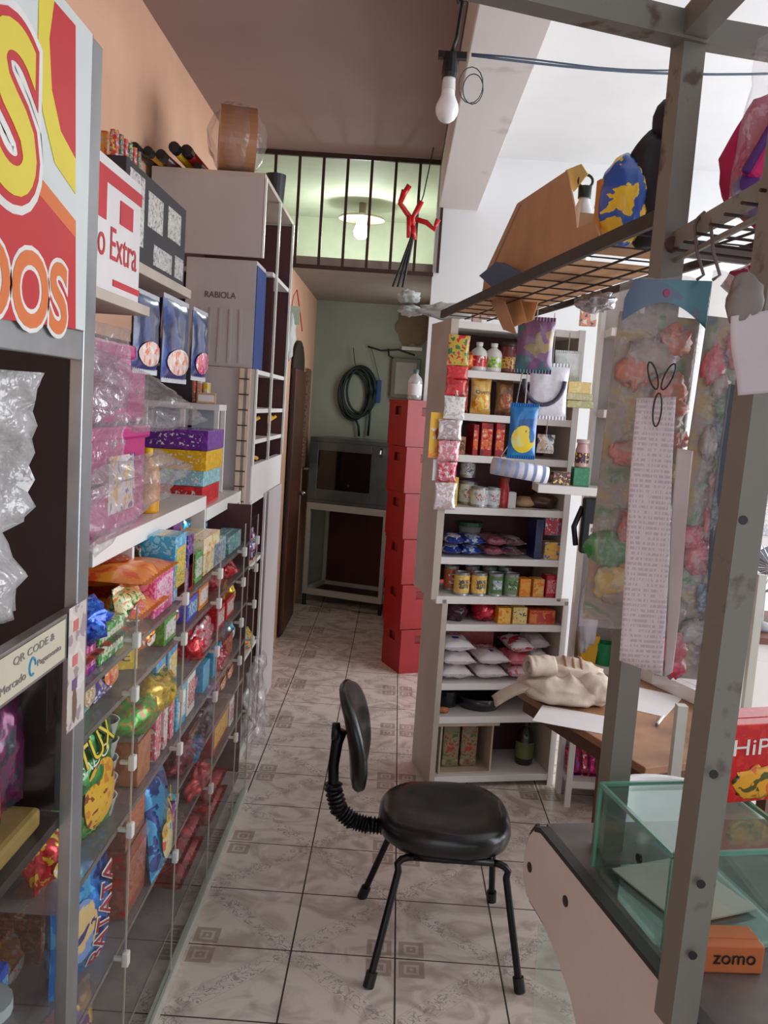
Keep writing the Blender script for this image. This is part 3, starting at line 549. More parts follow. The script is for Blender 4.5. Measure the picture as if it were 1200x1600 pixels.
blob(310, 1110, -.64, .05, .17, .065, pk((50, 28, 44), (120, 100, 120), (26, 14, 26), 30, foil=1), 'dark plum foil sweets bag below the silvery pink bag', sd=7, amp=.4)
blob(235, 1085, -.63, .06, .12, .06, pk((200, 160, 30), (60, 120, 40), (240, 200, 70), 22, foil=1), 'gold and green snack bag folded over under the yellow box', sd=8, amp=.35)
blob(205, 1120, -.64, .06, .14, .05, pk((70, 160, 50), (200, 140, 40), (150, 90, 50), 16, foil=1), 'green snack bag lying under the gold one', sd=9, amp=.3)
blob(262, 1000, -.72, .06, .13, .03, pk((110, 20, 36), (140, 40, 50), None, 14), 'maroon packs lying behind the blue cartons', sd=10)
blob(290, 1205, -.63, .05, .14, .035, pk((40, 140, 190), (220, 60, 150), (30, 100, 160), 30, foil=1), 'cyan and pink wrapped sweets in the lower far row', sd=11)
blob(275, 1240, -.64, .05, .12, .045, pk((130, 20, 50), (170, 40, 60), (90, 14, 40), 20, foil=1), 'dark crimson packs below the cyan and pink sweets', sd=12, lv=[.55])
blob(305, 1258, -.62, .04, .13, .045, pk((190, 24, 34), (220, 60, 60), (150, 20, 26), 18, foil=1), 'red roll packs at the low far end of the display', sd=13, lv=[.39])
# white cups stack
for k in range(5):
    o = MB().lathe([(0, 0), (.035, 0), (.045, .045), (.047, .046), (.043, .045), (.033, .003), (0, .003)], 18).build('plastic_cup', mat('white_cup', (214, 208, 206), .4, var=.03), smooth=True); o.location = (-.67, 2.04, .7205+.048*k)
    tag(o, ['lowest white plastic cup of the stack behind the green yellow bag', 'white plastic cup second from the bottom of the stack', 'middle white plastic cup of the stack of five', 'white plastic cup second from the top of the stack', 'topmost white plastic cup of the stack behind the green bag'][k], 'cup', 'stack of white plastic cups')
# big pillow bags at the near end
pouch('snack_bag', 'big green and yellow snack bag with yellow lettering by the near post', 'bag', (-.660, 1.90, .735), (R_(-2), 0, R_(78)), .24, .275, .08, pk((60, 140, 60), (120, 190, 60), (40, 100, 50), 9, foil=1), pk((236, 180, 50), (214, 130, 40), (150, 50, 30), 14), 'TUX', TXY, blob=(.08, .36, .30, .30), tz=.80, tw=.62, th=.20, trot=-14, tout=mat('deep_green_print', (20, 70, 40), .5))
o = bpy.data.objects[-1] if 0 else None
txt('ASADO', .15, .028, TXW, [q for q in C.objects if q.name.startswith('snack_bag') and not q.parent][-1], (-.03, -.046, .185), rot=(R_(90), R_(-14), 0))
pouch('snack_bag', 'blue crisps bag with slanted dark red lettering at the bottom near end', 'bag', (-.660, 1.90, .405), (R_(-2), R_(2), R_(78)), .23, .28, .08, pk((30, 120, 210), (80, 180, 236), (20, 50, 130), 9, foil=1), pk((226, 190, 130), (40, 40, 110), (120, 150, 210), 10), 'BATATA', TXR, blob=(-.2, .45, .24, .26), tz=.46, tx=.16, tw=.95, th=.22, trot=-74, tout=TXW)
pouch('snack_bag', 'purple and yellow snack bag with pale lettering lowest by the near post', 'bag', (-.660, 1.82, .128), (R_(-2), R_(2), R_(78)), .22, .24, .08, pk((110, 50, 130), (220, 90, 50), (230, 180, 60), 9, foil=1), pk(Y_, O_, None, 12), 'SCO', TXW, blob=(-.1, .28, .34, .2), tz=.36, tw=.5, th=.2, trot=-40)
pouch('snack_bag', 'dark blue snack bag tucked between the green bag and the crisps bag', 'bag', (-.80, 1.84, .74), (R_(-8), 0, LF.a), .20, .26, .06, pk((40, 60, 160), (90, 70, 180), (30, 130, 190), 14, foil=1), pk((180, 160, 210), (60, 60, 150), None, 30))
pouch('snack_bag', 'light blue and cream snack bag with yellow lettering right of the brown cartons', 'bag', (-.60, 2.39, .40), (R_(-8), R_(5), LF.a), .20, .27, .06, pk((70, 160, 214), (30, 60, 140), (120, 190, 226), 10, foil=1), pk((240, 220, 160), (220, 90, 60), (90, 170, 210), 14), 'eelo', mat('amber_print', (244, 180, 50), .4), blob=(.05, .3, .34, .22), tz=.6, tw=.85, th=.2, trot=-38)
for k, (y, z, lab) in enumerate(((2.86, .112, 'dark red glossy biscuit pack lying lowest on the bottom shelf'), (2.86, .20, 'red biscuit pack with orange picture lying on the dark red pack'), (3.30, .112, 'red biscuit pack lying at the far end of the bottom shelf'), (3.30, .19, 'orange-red biscuit pack on top at the far end of the bottom shelf'))):
    pouch('biscuit_pack', lab, 'packet', (-.615, y, z+.045), (R_(-90), 0, LF.a), .36, .30, .06, pk((150, 16, 26), (190, 30, 36), (110, 10, 20), 10, foil=1), pk((220, 110, 40), R3, W_, 18) if k in (1, 3) else pk((120, 16, 26), (200, 120, 110), None, 30), blob=(0, .3, .4, .2))
# carton faces on the row with BIS style lettering are only coloured prints
# ------------------------------------------------------------------ goods on and above the white shelf
WF = Frame(-.72, 0, 90)
PLM = mat('magenta_plastic', (190, 30, 120), .3, var=.06, coat=.3)
for k, (y, z, lab) in enumerate(((2.30, 1.376, 'large magenta plastic box standing on the white shelf, lower of two'), (2.28, 1.66, 'large magenta plastic box, upper of two on the white shelf'))):
    t = thing('storage_box', lab, 'box', (-.86, y+.03, z), (0, 0, 0), 'magenta plastic boxes')
    h = .27 if k == 0 else .20
    MB().box(-.15, .13, -.24, .24, 0, h).build('box_body', PLM, t, bevel=.02); MB().box(-.158, .138, -.248, .248, h-.03, h+.008).build('box_lid', PLM, t, bevel=.008)
    if k == 0: MB().box(.13, .133, -.10, .12, .05, .20).build('front_sticker', pk(W_, Y_, (90, 50, 130), 12), t)
t = bottle('honey_bottle', 'amber yellow squeeze bottle beside the magenta boxes', 'bottle', (-.77, 2.72, 1.376), .042, .20, mat('amber_liquid', (226, 160, 20), .2, coat=.5), mat('yellow_cap', (246, 200, 30), .4), mat('amber_label', (214, 140, 20), .4))
for k, (z, h, cc, lab, y) in enumerate(((1.376-.05, .075, R3, 'red carton at the bottom of the box stack on the white shelf', 3.45), (1.402, .06, (150, 200, 210), 'pale blue carton second from bottom of the box stack', 3.45), (1.463, .075, (240, 180, 30), 'yellow carton under the purple one on the white shelf', 3.45), (1.539, .075, (110, 50, 150), 'purple carton on top of the box stack on the white shelf', 3.45))):
    carton('flat_carton', lab, 'box', (-.83, y+(.012*(k % 2)), z+.001), (R_(90) if 0 else 0), .22+.02*(k > 1), .30, h, pk(cc, tuple(min(255, int(v*1.15+10)) for v in cc)), pk(cc, W_, cc, 40))
carton('tiny_box', 'tiny brown and white box on the little rack', 'box', (-.83, 3.80, 1.7125), R_(10), .08, .05, .045, CARD, PAPER)
for k, (x, cc) in enumerate(((-.90, (230, 120, 90)), (-.872, (240, 160, 130)), (-.845, (240, 200, 60)))):
    o = MB().box(-.011, .011, -.03, .03, 0, .13-.02*k).build('upright_tube', pk(cc, W_), bevel=.004); o.location = (x, 3.87, 1.713); tag(o, ['orange narrow pack standing on the little rack', 'pink narrow pack standing on the little rack', 'yellow narrow pack standing on the little rack'][k], 'packet')
o = MB().box(-1.09, -.90, 3.83, 3.90, 1.712, 1.86).build('dark_box', mat('dark_grey_card', (60, 56, 58), .6), bevel=.003); tag(o, 'dark box on the little white rack behind the bags', 'box')
# draped clear bags over the white shelf
def sheetbag(name, lab, pts, mt, cat='bag', wav=.02, sd=1):
    """pts: four corners a,b,c,d in space; a crumpled clear sheet between them"""
    a, b_, c, d = [Vector(p) for p in pts]; n = (b_-a).cross(d-a).normalized()
    mb = MB(); mb.sheet(lambda i, j: a.lerp(b_, i).lerp(d.lerp(c, i), j)+n*wav*(noise.noise(Vector((i*4+sd, j*5, sd)))+.5*noise.noise(Vector((i*11, j*13+sd, 2)))), 18, 18)
    return tag(mb.build(name, mt, smooth=True, solid=.0008), lab, cat)
sheetbag('plastic_bag', 'clear crumpled plastic bag draped down beside the magenta boxes', [(-.69, 1.80, 1.86), (-.66, 2.45, 1.78), (-.70, 3.25, 1.66), (-.74, 2.2, 1.60)], BAGM, wav=.05, sd=3)
sheetbag('plastic_bag', 'clear plastic bag lying across the front of the white shelf', [(-.66, 1.75, 1.56), (-.64, 2.35, 1.60), (-.70, 3.05, 1.50), (-.68, 2.0, 1.36)], BAGM, wav=.05, sd=8)
sheetbag('plastic_bag', 'clear plastic bag hanging below the white snack box', [(-.72, 1.70, 1.90), (-.70, 2.30, 1.90), (-.71, 2.28, 1.50), (-.73, 1.70, 1.40)], BAGT, wav=.03, sd=12)
# cartons and pouches up on the boards
t = carton('biscuit_carton', 'white shipping carton with red lettering on the lower wall board', 'box', (-.86, 2.03, 1.971), R_(90), .62, .32, .30, PAPER, None, None)
RDI = mat('carton_red_ink', (206, 50, 60), .6)
txt('iscoito Extra', .50, .075, RDI, t, (.03, -.1615, .115)); MB().box(-.31, .31, -.1622, -.16, .245, .275).build('red_stripe', RDI, t); MB().box(-.10, .04, -.1622, -.16, .16, .245).build('red_block', RDI, t); MB().box(.14, .24, -.1622, -.16, .17, .225).build('red_block', RDI, t); MB().box(.10, .31, -.1622, -.16, .02, .035).build('red_stripe', RDI, t)
MB().prism([(-.31, -.1618, .06), (-.31, -.1618, .19), (-.02, -.1618, .06)][::1], (0, 1, 0), .001).build('orange_wedge', mat('orange_print', (238, 190, 140), .6), t)
t = carton('black_white_carton', 'black carton with white printed blocks behind the white carton', 'box', (-.90, 2.76, 2.106), R_(90), .66, .26, .26, mat('black_print_card', (56, 52, 58), .6), None)
for x0, x1, z0, z1 in ((-.30, -.16, .05, .24), (-.12, .04, .12, .22), (.10, .26, .13, .225), (-.05, .16, .02, .08), (.20, .31, .02, .09)): MB().box(x0, x1, -.1315, -.13, z0, z1).build('white_print_block', pk((210, 206, 206), (120, 116, 120), W_, 50), t)
t = carton('grey_carton', 'grey carton at the end of the wall board with tubes on top', 'box', (-1.075, 3.27, 2.1065), R_(90), .34, .16, .325, mat('grey_card', (150, 146, 148), .7), None)
for k in range(12):
    o = MB().tube([(0, 0, 0), (0, 0, .19)], .016, 8).build('marker_tube', pk([(214, 60, 40), (240, 170, 40), (70, 120, 90), (150, 70, 150)][k % 4], [(240, 220, 120), (230, 90, 60), (240, 140, 60)][k % 3], (200, 190, 210), 34))
    o.location = (-1.035-.04*(k % 2), 3.125+.026*k, 2.4325); tag(o, '%s colourful capped tube, %s row of the cluster on the grey carton' % (['first', 'first', 'second', 'second', 'third', 'third', 'fourth', 'fourth', 'fifth', 'fifth', 'last', 'last'][k], 'wall-side' if k % 2 else 'front'), 'tube', 'cluster of colourful tubes on the grey carton')
for k, (pa, pb, py0, py1, x, lab) in enumerate(((205, 246, 452, 575, -.73, 'blue snack pouch with pastel picture hanging nearest the white carton'), (250, 292, 460, 590, -.725, 'blue snack pouch with pastel picture hanging in the middle'), (297, 322, 482, 588, -.725, 'blue pouch with magenta foot hanging farthest on the wall board'))):
    F2 = Frame(x, 0, 90); u0, u1, z0, z1 = F2.item(pa, pb, py0, py1); w_ = u1-u0
    pouch('hanging_pouch', lab, 'bag', (x, (u0+u1)/2, z0), (0, 0, F2.a), w_, z1-z0, .035, pk((34, 60, 126), (50, 90, 160), (24, 40, 90), 8), pk([(244, 210, 200), (244, 210, 200), (220, 50, 130)][k], (240, 120, 70), (250, 246, 240), 22), blob=(0, .22, .42, .17), seal=mat('clear_seal', (200, 200, 206), .3))
# top of the cabinet
for k, (px, cc, r) in enumerate(((252, (60, 40, 36), .018), (262, (200, 150, 40), .018), (272, (80, 40, 36), .02), (286, (236, 190, 40), .022), (300, (190, 40, 44), .024), (312, (70, 50, 50), .016))):
    y0, y1 = 3.86, 4.75; x = -1.165+.042*k; o = MB().tube([(x-.02, y0+.05*k, 2.742+r+.045*(k in (3, 4))), (x+.03, y1, 2.742+r)], r, 10).build('rolled_tube', pk(cc, cc), smooth=True)
    MB().tube([(x-.021, y0+.05*k-.02, 2.742+r+.045*(k in (3, 4))+.001), (x-.02, y0+.05*k+.03, 2.742+r+.045*(k in (3, 4)))], r*1.12, 10).build('black_cap', DARK, o)
    tag(o, ['dark narrow tube with black cap nearest the wall', 'golden tube with black cap beside the dark one', 'brown tube with black cap in the middle', 'bright yellow tube with black cap on the cabinet', 'red tube with black cap on the cabinet', 'dark thin tube beside the big tape roll'][k], 'tube', 'capped tubes on the tall cabinet')
t = thing('tape_roll', 'big brown roll wrapped in clear plastic on top of the tall cabinet', 'roll', (-.815, 4.14, 2.742+.152))
MB().lathe([(.06, -.08), (.145, -.08), (.145, .08), (.06, .08), (.06, -.08)], 36).build('brown_roll', mat('tan_tape', (176, 124, 86), .5, coat=.3), t, smooth=False).rotation_euler = (0, R_(90), R_(14))
lump((0, 0, .0), .13, .16, .158, 9, .12, 3, 16, .9).build('clear_wrap', BAGT, t, smooth=True)
o = MB().lathe([(0, 0), (.045, 0), (.055, .17), (.05, .17), (.04, .01), (0, .01)], 20).build('dark_cup', mat('dark_grey_plastic', (50, 50, 58), .4)); o.location = (-.73, 4.78, 2.742); tag(o, 'dark plastic cup on the far end of the tall cabinet', 'cup')
# cabinet contents
t = carton('fabric_box', 'pale grey box bag with small dark lettering in the tall cabinet', 'box', (-.845, 4.20, 1.882), 0, .32, .26, .48, mat('pale_grey_fabric', (196, 188, 188), .8, bump=.1, scale=5), None)
txt('RABIOLA', .14, .028, mat('grey_ink', (90, 84, 88), .7), t, (0, -.1315, .32)); MB().box(.16, .163, -.13, .13, .0, .46).build('blue_side', mat('blue_fabric', (30, 60, 130), .7), t)
m_ = MB()
for k in range(6): m_.bar((-.15+.05*k, -.131, .02), (-.13+.045*k, -.131, .26), .012, .006)
m_.build('soft_pleats', mat('pale_grey_fabric', (196, 188, 188)), t)
for k in range(3):
    for q in range(2):
        o = MB().tube([(-.82+.01*k, 4.22+.14*k+.5*q*.9, 1.565+.012), (-.70, 4.30+.14*k+.45*q, 1.655)], .009, 8).build('yellow_pencil_tube', mat('yellow_tube', (230, 170, 40), .4), smooth=True); tag(o, '%s yellow stick leaning on the cabinet shelf, %s' % (['nearest', 'middle', 'farthest'][k], ['lower of its pair', 'upper of its pair'][q]), 'stick', 'yellow sticks on the cabinet shelves')
o = MB().tube([(-.76, 4.12, 1.50), (-.69, 4.36, 1.455)], .01, 8).build('yellow_pencil_tube', mat('yellow_tube', (230, 170, 40)), smooth=True); tag(o, 'yellow stick lying alone above the cabinet drawer', 'stick')
o = lump((0, 0, 0), .10, .12, .07, 4, .2, 2, 14, .8).build('cream_bag', mat('cream_bag', (224, 206, 188), .5), smooth=True); o.location = (-.80, 4.28, 1.702+.057); tag(o, 'cream bag on the upper cabinet shelf', 'bag')
o = lump((0, 0, 0), .07, .14, .09, 14, .4, 3, 16, .8).build('candy_bag', pk((60, 40, 110), (230, 220, 230), (200, 40, 60), 22, foil=1), smooth=True); o.location = (-.73, 4.30, 1.03); tag(o, 'blue white and red wrapped sweets in the lower tall cabinet', 'candy')
carton('open_tray', 'shallow orange tray under the wrapped sweets', 'box', (-.745, 4.24, .9505), 0, .14, .28, .012, CARD)
o = lump((0, 0, 0), .07, .14, .06, 15, .3, 3, 14, .8).build('candy_bag', pk((230, 190, 40), (60, 140, 200), R3, 14), smooth=True); o.location = (-.73, 4.30, .549); tag(o, 'yellow blue and red packs in the low part of the tall cabinet', 'candy')
sheetbag('plastic_bag', 'clear plastic bag spilling out of the cabinet bottom onto the floor', [(-.63, 4.07, .02), (-.60, 4.55, .02), (-.645, 4.60, .42), (-.65, 4.1, .44)], BAGM, wav=.05, sd=21)
# ------------------------------------------------------------------ fillers behind and between, one per free slot
rnd = random.Random(11)
CN = [('green', G_, W_), ('red', R3, Y_), ('orange', O_, W_), ('blue', B_, C_), ('yellow', Y_, R3), ('purple', M_, P_), ('pink', P_, W_), ('cyan', C_, W_), ('white', W_, R3), ('brown', BR, O_)]
ROWN = {1.145: 'top row', 1.04: 'second row', .885: 'third row', .72: 'fourth row', .55: 'fifth row', .39: 'sixth row'}
BAYN = ['nearest', 'second', 'third', 'fourth', 'farthest']
bpy.context.view_layer.update()
OCC = []
for o in C.objects:
    if o.parent is None and o.name.startswith(('snack_', 'candy_', 'biscuit_', 'open_candy', 'plastic_cup', 'blue_wrap')) and o.name != 'snack_display':
        pts = [c_.matrix_world @ Vector(q) for c_ in [o]+list(o.children) if c_.type == 'MESH' for q in c_.bound_box]
        OCC.append((min(p.x for p in pts), max(p.x for p in pts), min(p.y for p in pts), max(p.y for p in pts), min(p.z for p in pts), max(p.z for p in pts)))
def free(b): return all(b[0] > o[1] or b[1] < o[0] or b[2] > o[3] or b[3] < o[2] or b[4] > o[5] or b[5] < o[4] for o in OCC)
used = {}
for z, hmax in ((1.145, .15), (1.04, .09), (.885, .13), (.72, .14), (.55, .14), (.39, .13)):
    for layer, xf in ((0, -.615), (1, -.76)):
        y = 1.66
        while y < 3.62:
            w_ = rnd.uniform(.09, .15); dp = .11; h = hmax*rnd.uniform(.75, .98)
            b = (xf-dp-.012, xf+.004, y-.004, y+w_+.004, z+.001, z+h+.012)
            if y < 2.14 and z in (.885,) or y < 2.58 and z == .55 or y+w_ > 3.69 or not free(b): y += .03; continue
            rest = y > 2.4 and z < .5 and layer == 1
            if not rest:
                nm, c1, c2 = rnd.choice(CN); bay = BAYN[sum(y+w_/2 > q for q in YS[1:-1])]
                kk = (nm, z, bay, layer); used[kk] = used.get(kk, 0)+1
                kind = rnd.random() < .5; base_l = '%s %s, %s%s of the snack display, %s glass bay' % (nm, 'snack carton' if kind else 'snack bag', 'back of ' if layer else '', ROWN[z], BAYN[sum(y+w_/2 > q for q in YS[1:-1])])
                if used[kk] > 1: base_l = base_l.replace(' glass bay', ' bay, %s along' % ['', '', 'second', 'third', 'fourth', 'fifth'][used[kk]])
                l_ = base_l+(' from the camera' if 0 else '')
                p_ = (xf-dp/2, y+w_/2, z+.0008)
                if kind: carton('snack_carton', l_, 'box', p_, LF.a, w_-.008, dp, h, pk(c1, tuple(min(255, int(v*1.2+15)) for v in c1), None, 30), pk(c2, c1, W_, 45))
                else: pouch('snack_bag', l_, 'bag', Vector(p_)+Vector((0, 0, .013)), (0, 0, LF.a), w_-.008, h-.014, dp*.7, pk(c1, tuple(min(255, int(v*1.25+20)) for v in c1), c2, 26, foil=1), pk(c2, c1, W_, 45))
            y += w_+.012
# ------------------------------------------------------------------ goods in the right shelf unit
RV = [.055, .345, .505, .785, .915, 1.095, 1.325, 1.56, 1.745, 1.935]
RA = RF.a
def rr(a, b_, tp, bt, v=.015): u0, u1, z0, z1 = RF.item(a, b_, tp, bt, v); return u0, u1, snap(z0, RV)+.0006, z1
def rc(a, b_, tp, bt, dp, m1, m2, lab, text=None, tcol=None, v=.015, nm='carton', zb=None, cat='box', frac=(.84, .62)):
    u0, u1, z0, z1 = rr(a, b_, tp, bt, v); h0 = RF.item(a, b_, tp, bt, v)
    h = h0[3]-h0[2]; z0 = zb if zb is not None else z0
    return carton(nm, lab, cat, RF.w((u0+u1)/2, v+dp/2, z0), RA, u1-u0-.003, dp, h, m1, m2, text, tcol, frac=frac)
def rp(a, b_, tp, bt, t_, m1, m2, lab, text=None, tcol=None, v=.05, nm='stand_pouch', **k):
    h0 = RF.item(a, b_, tp, bt, v); z0 = snap(h0[2], RV)+.013
    return pouch(nm, lab, 'bag', RF.w((h0[0]+h0[1])/2, v, z0), (R_(-4), 0, RA), h0[1]-h0[0]-.003, h0[3]-h0[2]-.02, t_, m1, m2, text, tcol, **k)
def rcy(px, tp, bt, v=.06):
    u, z0 = RF.hit(px, bt, v); return u, snap(z0, RV)+.0006, RF.hit(px, tp, v)[1]-z0
# top shelf
u, z, h = rcy(747, 528, 572); bottle('dairy_bottle', 'white bottle with red label on the top grocery shelf', 'bottle', RF.w(u, .06, z), .038, h+.005, mat('white_bottle', (226, 220, 216), .3, coat=.4), WHITE, pk(R3, (220, 90, 90), W_, 30))
u, z, h = rcy(770, 531, 575); bottle('dairy_bottle', 'white bottle with green label on the top grocery shelf', 'bottle', RF.w(u, .06, z), .038, h+.005, mat('white_bottle', (226, 220, 216)), WHITE, pk((170, 200, 90), W_, G_, 30))
u, z, h = rcy(795, 527, 577); bottle('sauce_jar', 'dark red jar with yellow band on the top grocery shelf', 'jar', RF.w(u, .09, z), .048, h, mat('dark_red_sauce', (110, 34, 30), .3, coat=.4), mat('dark_lid', (60, 40, 30), .4), pk((200, 150, 40), (130, 40, 34), None, 30), neck=.85)
rp(722, 740, 545, 573, .05, pk((240, 120, 30), O_), None, 'orange snack pouch at the left of the top grocery shelf')
rp(729, 741, 527, 545, .03, pk((60, 110, 190), (90, 150, 220)), None, 'blue sachet behind the orange pouch on the top grocery shelf', v=.14)
# second shelf
rp(733, 768, 588, 645, .06, pk((238, 196, 110), (230, 150, 40), (250, 226, 170), 9), pk((240, 170, 40), (250, 220, 130), None, 16), 'yellow cream stand-up pouch with lettering on the second grocery shelf', 'Quero', mat('brown_print', (96, 56, 30), .5), blob=(0, .3, .34, .24), tz=.58, th=.14)
rp(772, 803, 592, 645, .06, pk((120, 84, 56), (90, 60, 44), (150, 110, 60), 12), pk((160, 70, 40), (190, 140, 70), None, 20), 'dark amber stand-up pouch right of the yellow pouch')
rp(720, 732, 588, 642, .04, pk((200, 90, 40), (150, 50, 30)), None, 'orange-brown pouch at the left edge of the second grocery shelf')
# third shelf
for a, b_, tp, lab in ((737, 748, 664, 'dark red pack at the left of the third grocery shelf'), (749, 770, 660, 'red coffee-like pack with silver mark on the third grocery shelf'), (772, 789, 660, 'red pack right of the silver marked one on the third shelf')):
    rc(a, b_, tp, 712, .10, pk((170, 24, 26), (196, 40, 30), (120, 14, 20), 14), pk((230, 110, 50), (226, 200, 190), R3, 30), lab)
rc(712, 728, 679, 707, .10, pk((170, 110, 76), (190, 130, 90)), pk((110, 60, 40), (200, 150, 100), None, 30), 'brown carton at the left end of the third grocery shelf')
# fourth shelf (tins)
rc(696, 716, 744, 790, .12, pk((244, 196, 40), (250, 214, 80)), pk((250, 224, 130), (230, 130, 60), Y_, 18), 'yellow starch carton at the left of the fourth grocery shelf', v=.01)
for px, tp, v, r, lab in ((729, 756, .15, .045, 'grey white tin behind the labelled tins'), (748, 762, .06, .042, 'white tin with blue top and small print, left of the cream tin'), (769, 764, .06, .035, 'small cream tin with red print right of the blue topped tin')):
    u, z, h = rcy(px, tp, 791, v); tin('milk_tin', lab, 'can', RF.w(u, v, z), r, max(h, .09), pk((216, 222, 226), (170, 190, 206), W_, 12), pk(W_, (206, 60, 60), (120, 140, 160), 45), rz=RA)
u, z, h = rcy(731, 730, 757, .12); tin('milk_tin', 'pale tin standing on top of the grey white tin', 'can', RF.w(RF.hit(729, 760, .15)[0], .15, 1.325+.0006+.125), .036, .075, pk((200, 200, 206), W_, (120, 130, 160), 12), pk(W_, (90, 90, 130), None, 45), rz=RA)
u, z, h = rcy(785, 746, 793, .06); bottle('ketchup_bottle', 'red sauce bottle beside the small cream tin', 'bottle', RF.w(u, .06, z), .028, h, mat('ketchup_red', (170, 30, 30), .3, coat=.4), mat('brown_red_cap', (140, 50, 34), .4), pk(R3, (150, 20, 20), None, 20), neck=.7)
rc(793, 807, 768, 793, .05, PAPER, None, 'small white carton right of the red sauce bottle', v=.03)
q = lump((0, 0, 0), .05, .06, .028, 3, .2, 2, 12, .8); o = q.build('bread_bag', mat('beige_bag', (196, 160, 120), .5), smooth=True); o.location = RF.w(.40, .12, 1.325+.024); tag(o, 'beige bag lying right of the small white carton', 'bag')
q = lump((0, 0, 0), .07, .06, .04, 6, .2, 2, 12, .8); o = q.build('dark_bag', mat('dark_brown_bag', (74, 44, 36), .35, coat=.4), smooth=True); o.location = RF.w(.485, .11, 1.325+.034); tag(o, 'dark brown glossy bag at the right end of the fourth shelf', 'bag')
# fifth shelf (blue packs)
for k, (u_, c1, c2, lab) in enumerate(((.04, (40, 60, 150), W_, 'blue pasta pack with white print, left of the pile'), (.135, (30, 70, 170), (210, 220, 230), 'bright blue pasta pack with white print in the middle of the pile'), (.24, (190, 120, 140), (140, 80, 80), 'pinkish brown pack in the pile on the fifth shelf'), (.33, (130, 90, 100), (180, 170, 180), 'grey plum pack at the right of the pile on the fifth shelf'))):
    for q in range(2): pouch('pasta_pack', lab+(', underneath' if q == 0 else ', on top'), 'packet', RF.w(u_+.01*q, .02, 1.095+.026+.045*q), (R_(-90), 0, RA+R_(4*(k % 2)-2)), .092, .22, .04, pk(c1, tuple(int(v*.8) for v in c1), c2, 16), pk(c2, c1, None, 30), blob=(0, .25, .38, .2))
t = thing('covered_bowl', 'clear bowl with green lid behind the blue packs', 'bowl', RF.w(.19, .26, 1.0965)); MB().lathe([(0, 0), (.04, 0), (.055, .11), (0, .11)], 18).build('bowl_body', clear('frosty', (.9, .9, .88), .08, .4), t, smooth=True); MB().lathe([(0, .112), (.06, .112), (.06, .13), (0, .13)], 20).build('green_lid', mat('dark_green_lid', (44, 100, 66), .4), t)
rc(834, 849, 806, 868, .10, pk((40, 44, 90), (30, 34, 70)), None, 'dark navy carton left of the picture cartons')
rc(850, 877, 841, 868, .10, pk((230, 200, 110), (110, 150, 200), W_, 18), pk((240, 180, 90), (60, 130, 190), Y_, 22), 'yellow and blue cake mix carton, lower of two', frac=(.96, .9))
rc(850, 877, 809, 840, .10, pk((110, 140, 200), (200, 60, 80), W_, 18), pk((200, 50, 70), (130, 170, 220), W_, 22), 'blue and red cake mix carton, upper of two', zb=1.095+.114, frac=(.96, .9))
# sixth shelf (cans)
for px, c1, c2, lab in ((720, (236, 190, 90), (90, 80, 50), 'yellow labelled can, left of the two corn cans'), (747, (236, 196, 104), (100, 84, 50), 'yellow labelled can, right of the two corn cans'), (772.5, (90, 120, 80), (170, 190, 200), 'green labelled can beside the yellow cans'), (797, (120, 150, 104), (60, 120, 60), 'paler green can beside the orange cartons')):
    u, z, h = rcy(px, 897, 928, .05); tin('food_can', lab, 'can', RF.w(u, .05, z), .037, .105, pk(c1, tuple(min(255, int(v*1.1)) for v in c1), None, 12), pk(c2, c1, W_, 40), rz=RA)
for px, c1, lab in ((735, (180, 90, 50), 'brown can in the second row behind the yellow cans'), (762, (120, 120, 90), 'dull can in the second row behind the first green can'), (785, (80, 110, 80), 'dark green can in the second row between the green cans'), (703, (190, 90, 50), 'orange jar at the left end of the can shelf')):
    u, z, h = rcy(px, 892, 925, .15); tin('food_can', lab, 'can', RF.w(u, .15, z), .035, .115, pk(c1, c1), pk(c1, W_), rz=RA)
for a, b_, tp, m1, m2, lab in ((811, 830, 902, pk((236, 140, 30), (244, 160, 40)), pk((244, 170, 60), O_, None, 20), 'orange carton right of the green cans, left of two'), (832, 851, 902, pk((240, 160, 50), (226, 180, 120)), pk((236, 200, 110), O_, None, 20), 'orange and cream carton right of the green cans, right of two'), (852, 873, 896, pk((190, 20, 44), (200, 40, 60)), pk((226, 150, 150), (190, 20, 44), None, 60), 'crimson carton with pale print at the right end of the can shelf')):
    rc(a, b_, tp, 930, .07, m1, m2, lab)
# seventh shelf
q = lump((0, 0, 0), .062, .07, .052, 16, .25, 2.5, 14, .8); o = q.build('dark_sweets_bag', pk((70, 30, 50), (90, 50, 70), (40, 18, 30), 14, foil=1), smooth=True); o.location = RF.w(.095, .10, .785+.043); tag(o, 'dark plum shiny bag on the seventh shelf', 'bag')
q = lump((0, 0, 0), .062, .07, .056, 18, .28, 2.5, 14, .8); o = q.build('red_sweets_bag', pk((190, 24, 44), (210, 60, 80), (130, 14, 30), 14, foil=1), smooth=True); o.location = RF.w(.235, .10, .785+.046); tag(o, 'bright red shiny bag beside the plum bag', 'bag')
for a, b_, tp, m1, m2, lab, tx in ((777, 799, 951, pk((240, 170, 40), (250, 190, 70)), pk((250, 200, 100), O_, None, 20), 'yellow tea carton right of the red shiny bag', None), (800, 824, 950, pk((236, 200, 110), (244, 214, 140)), pk((240, 220, 160), (120, 100, 60), Y_, 40), 'cream yellow tea carton with dark picture', None), (826, 868, 954, pk((206, 80, 40), (220, 120, 50)), pk((196, 60, 50), (220, 130, 60), None, 10), 'wide orange-red carton on the seventh shelf', None)):
    rc(a, b_, tp, 976, .08, m1, m2, lab, tx, mat('pale_print', (240, 214, 190), .5), frac=(.9, .7))
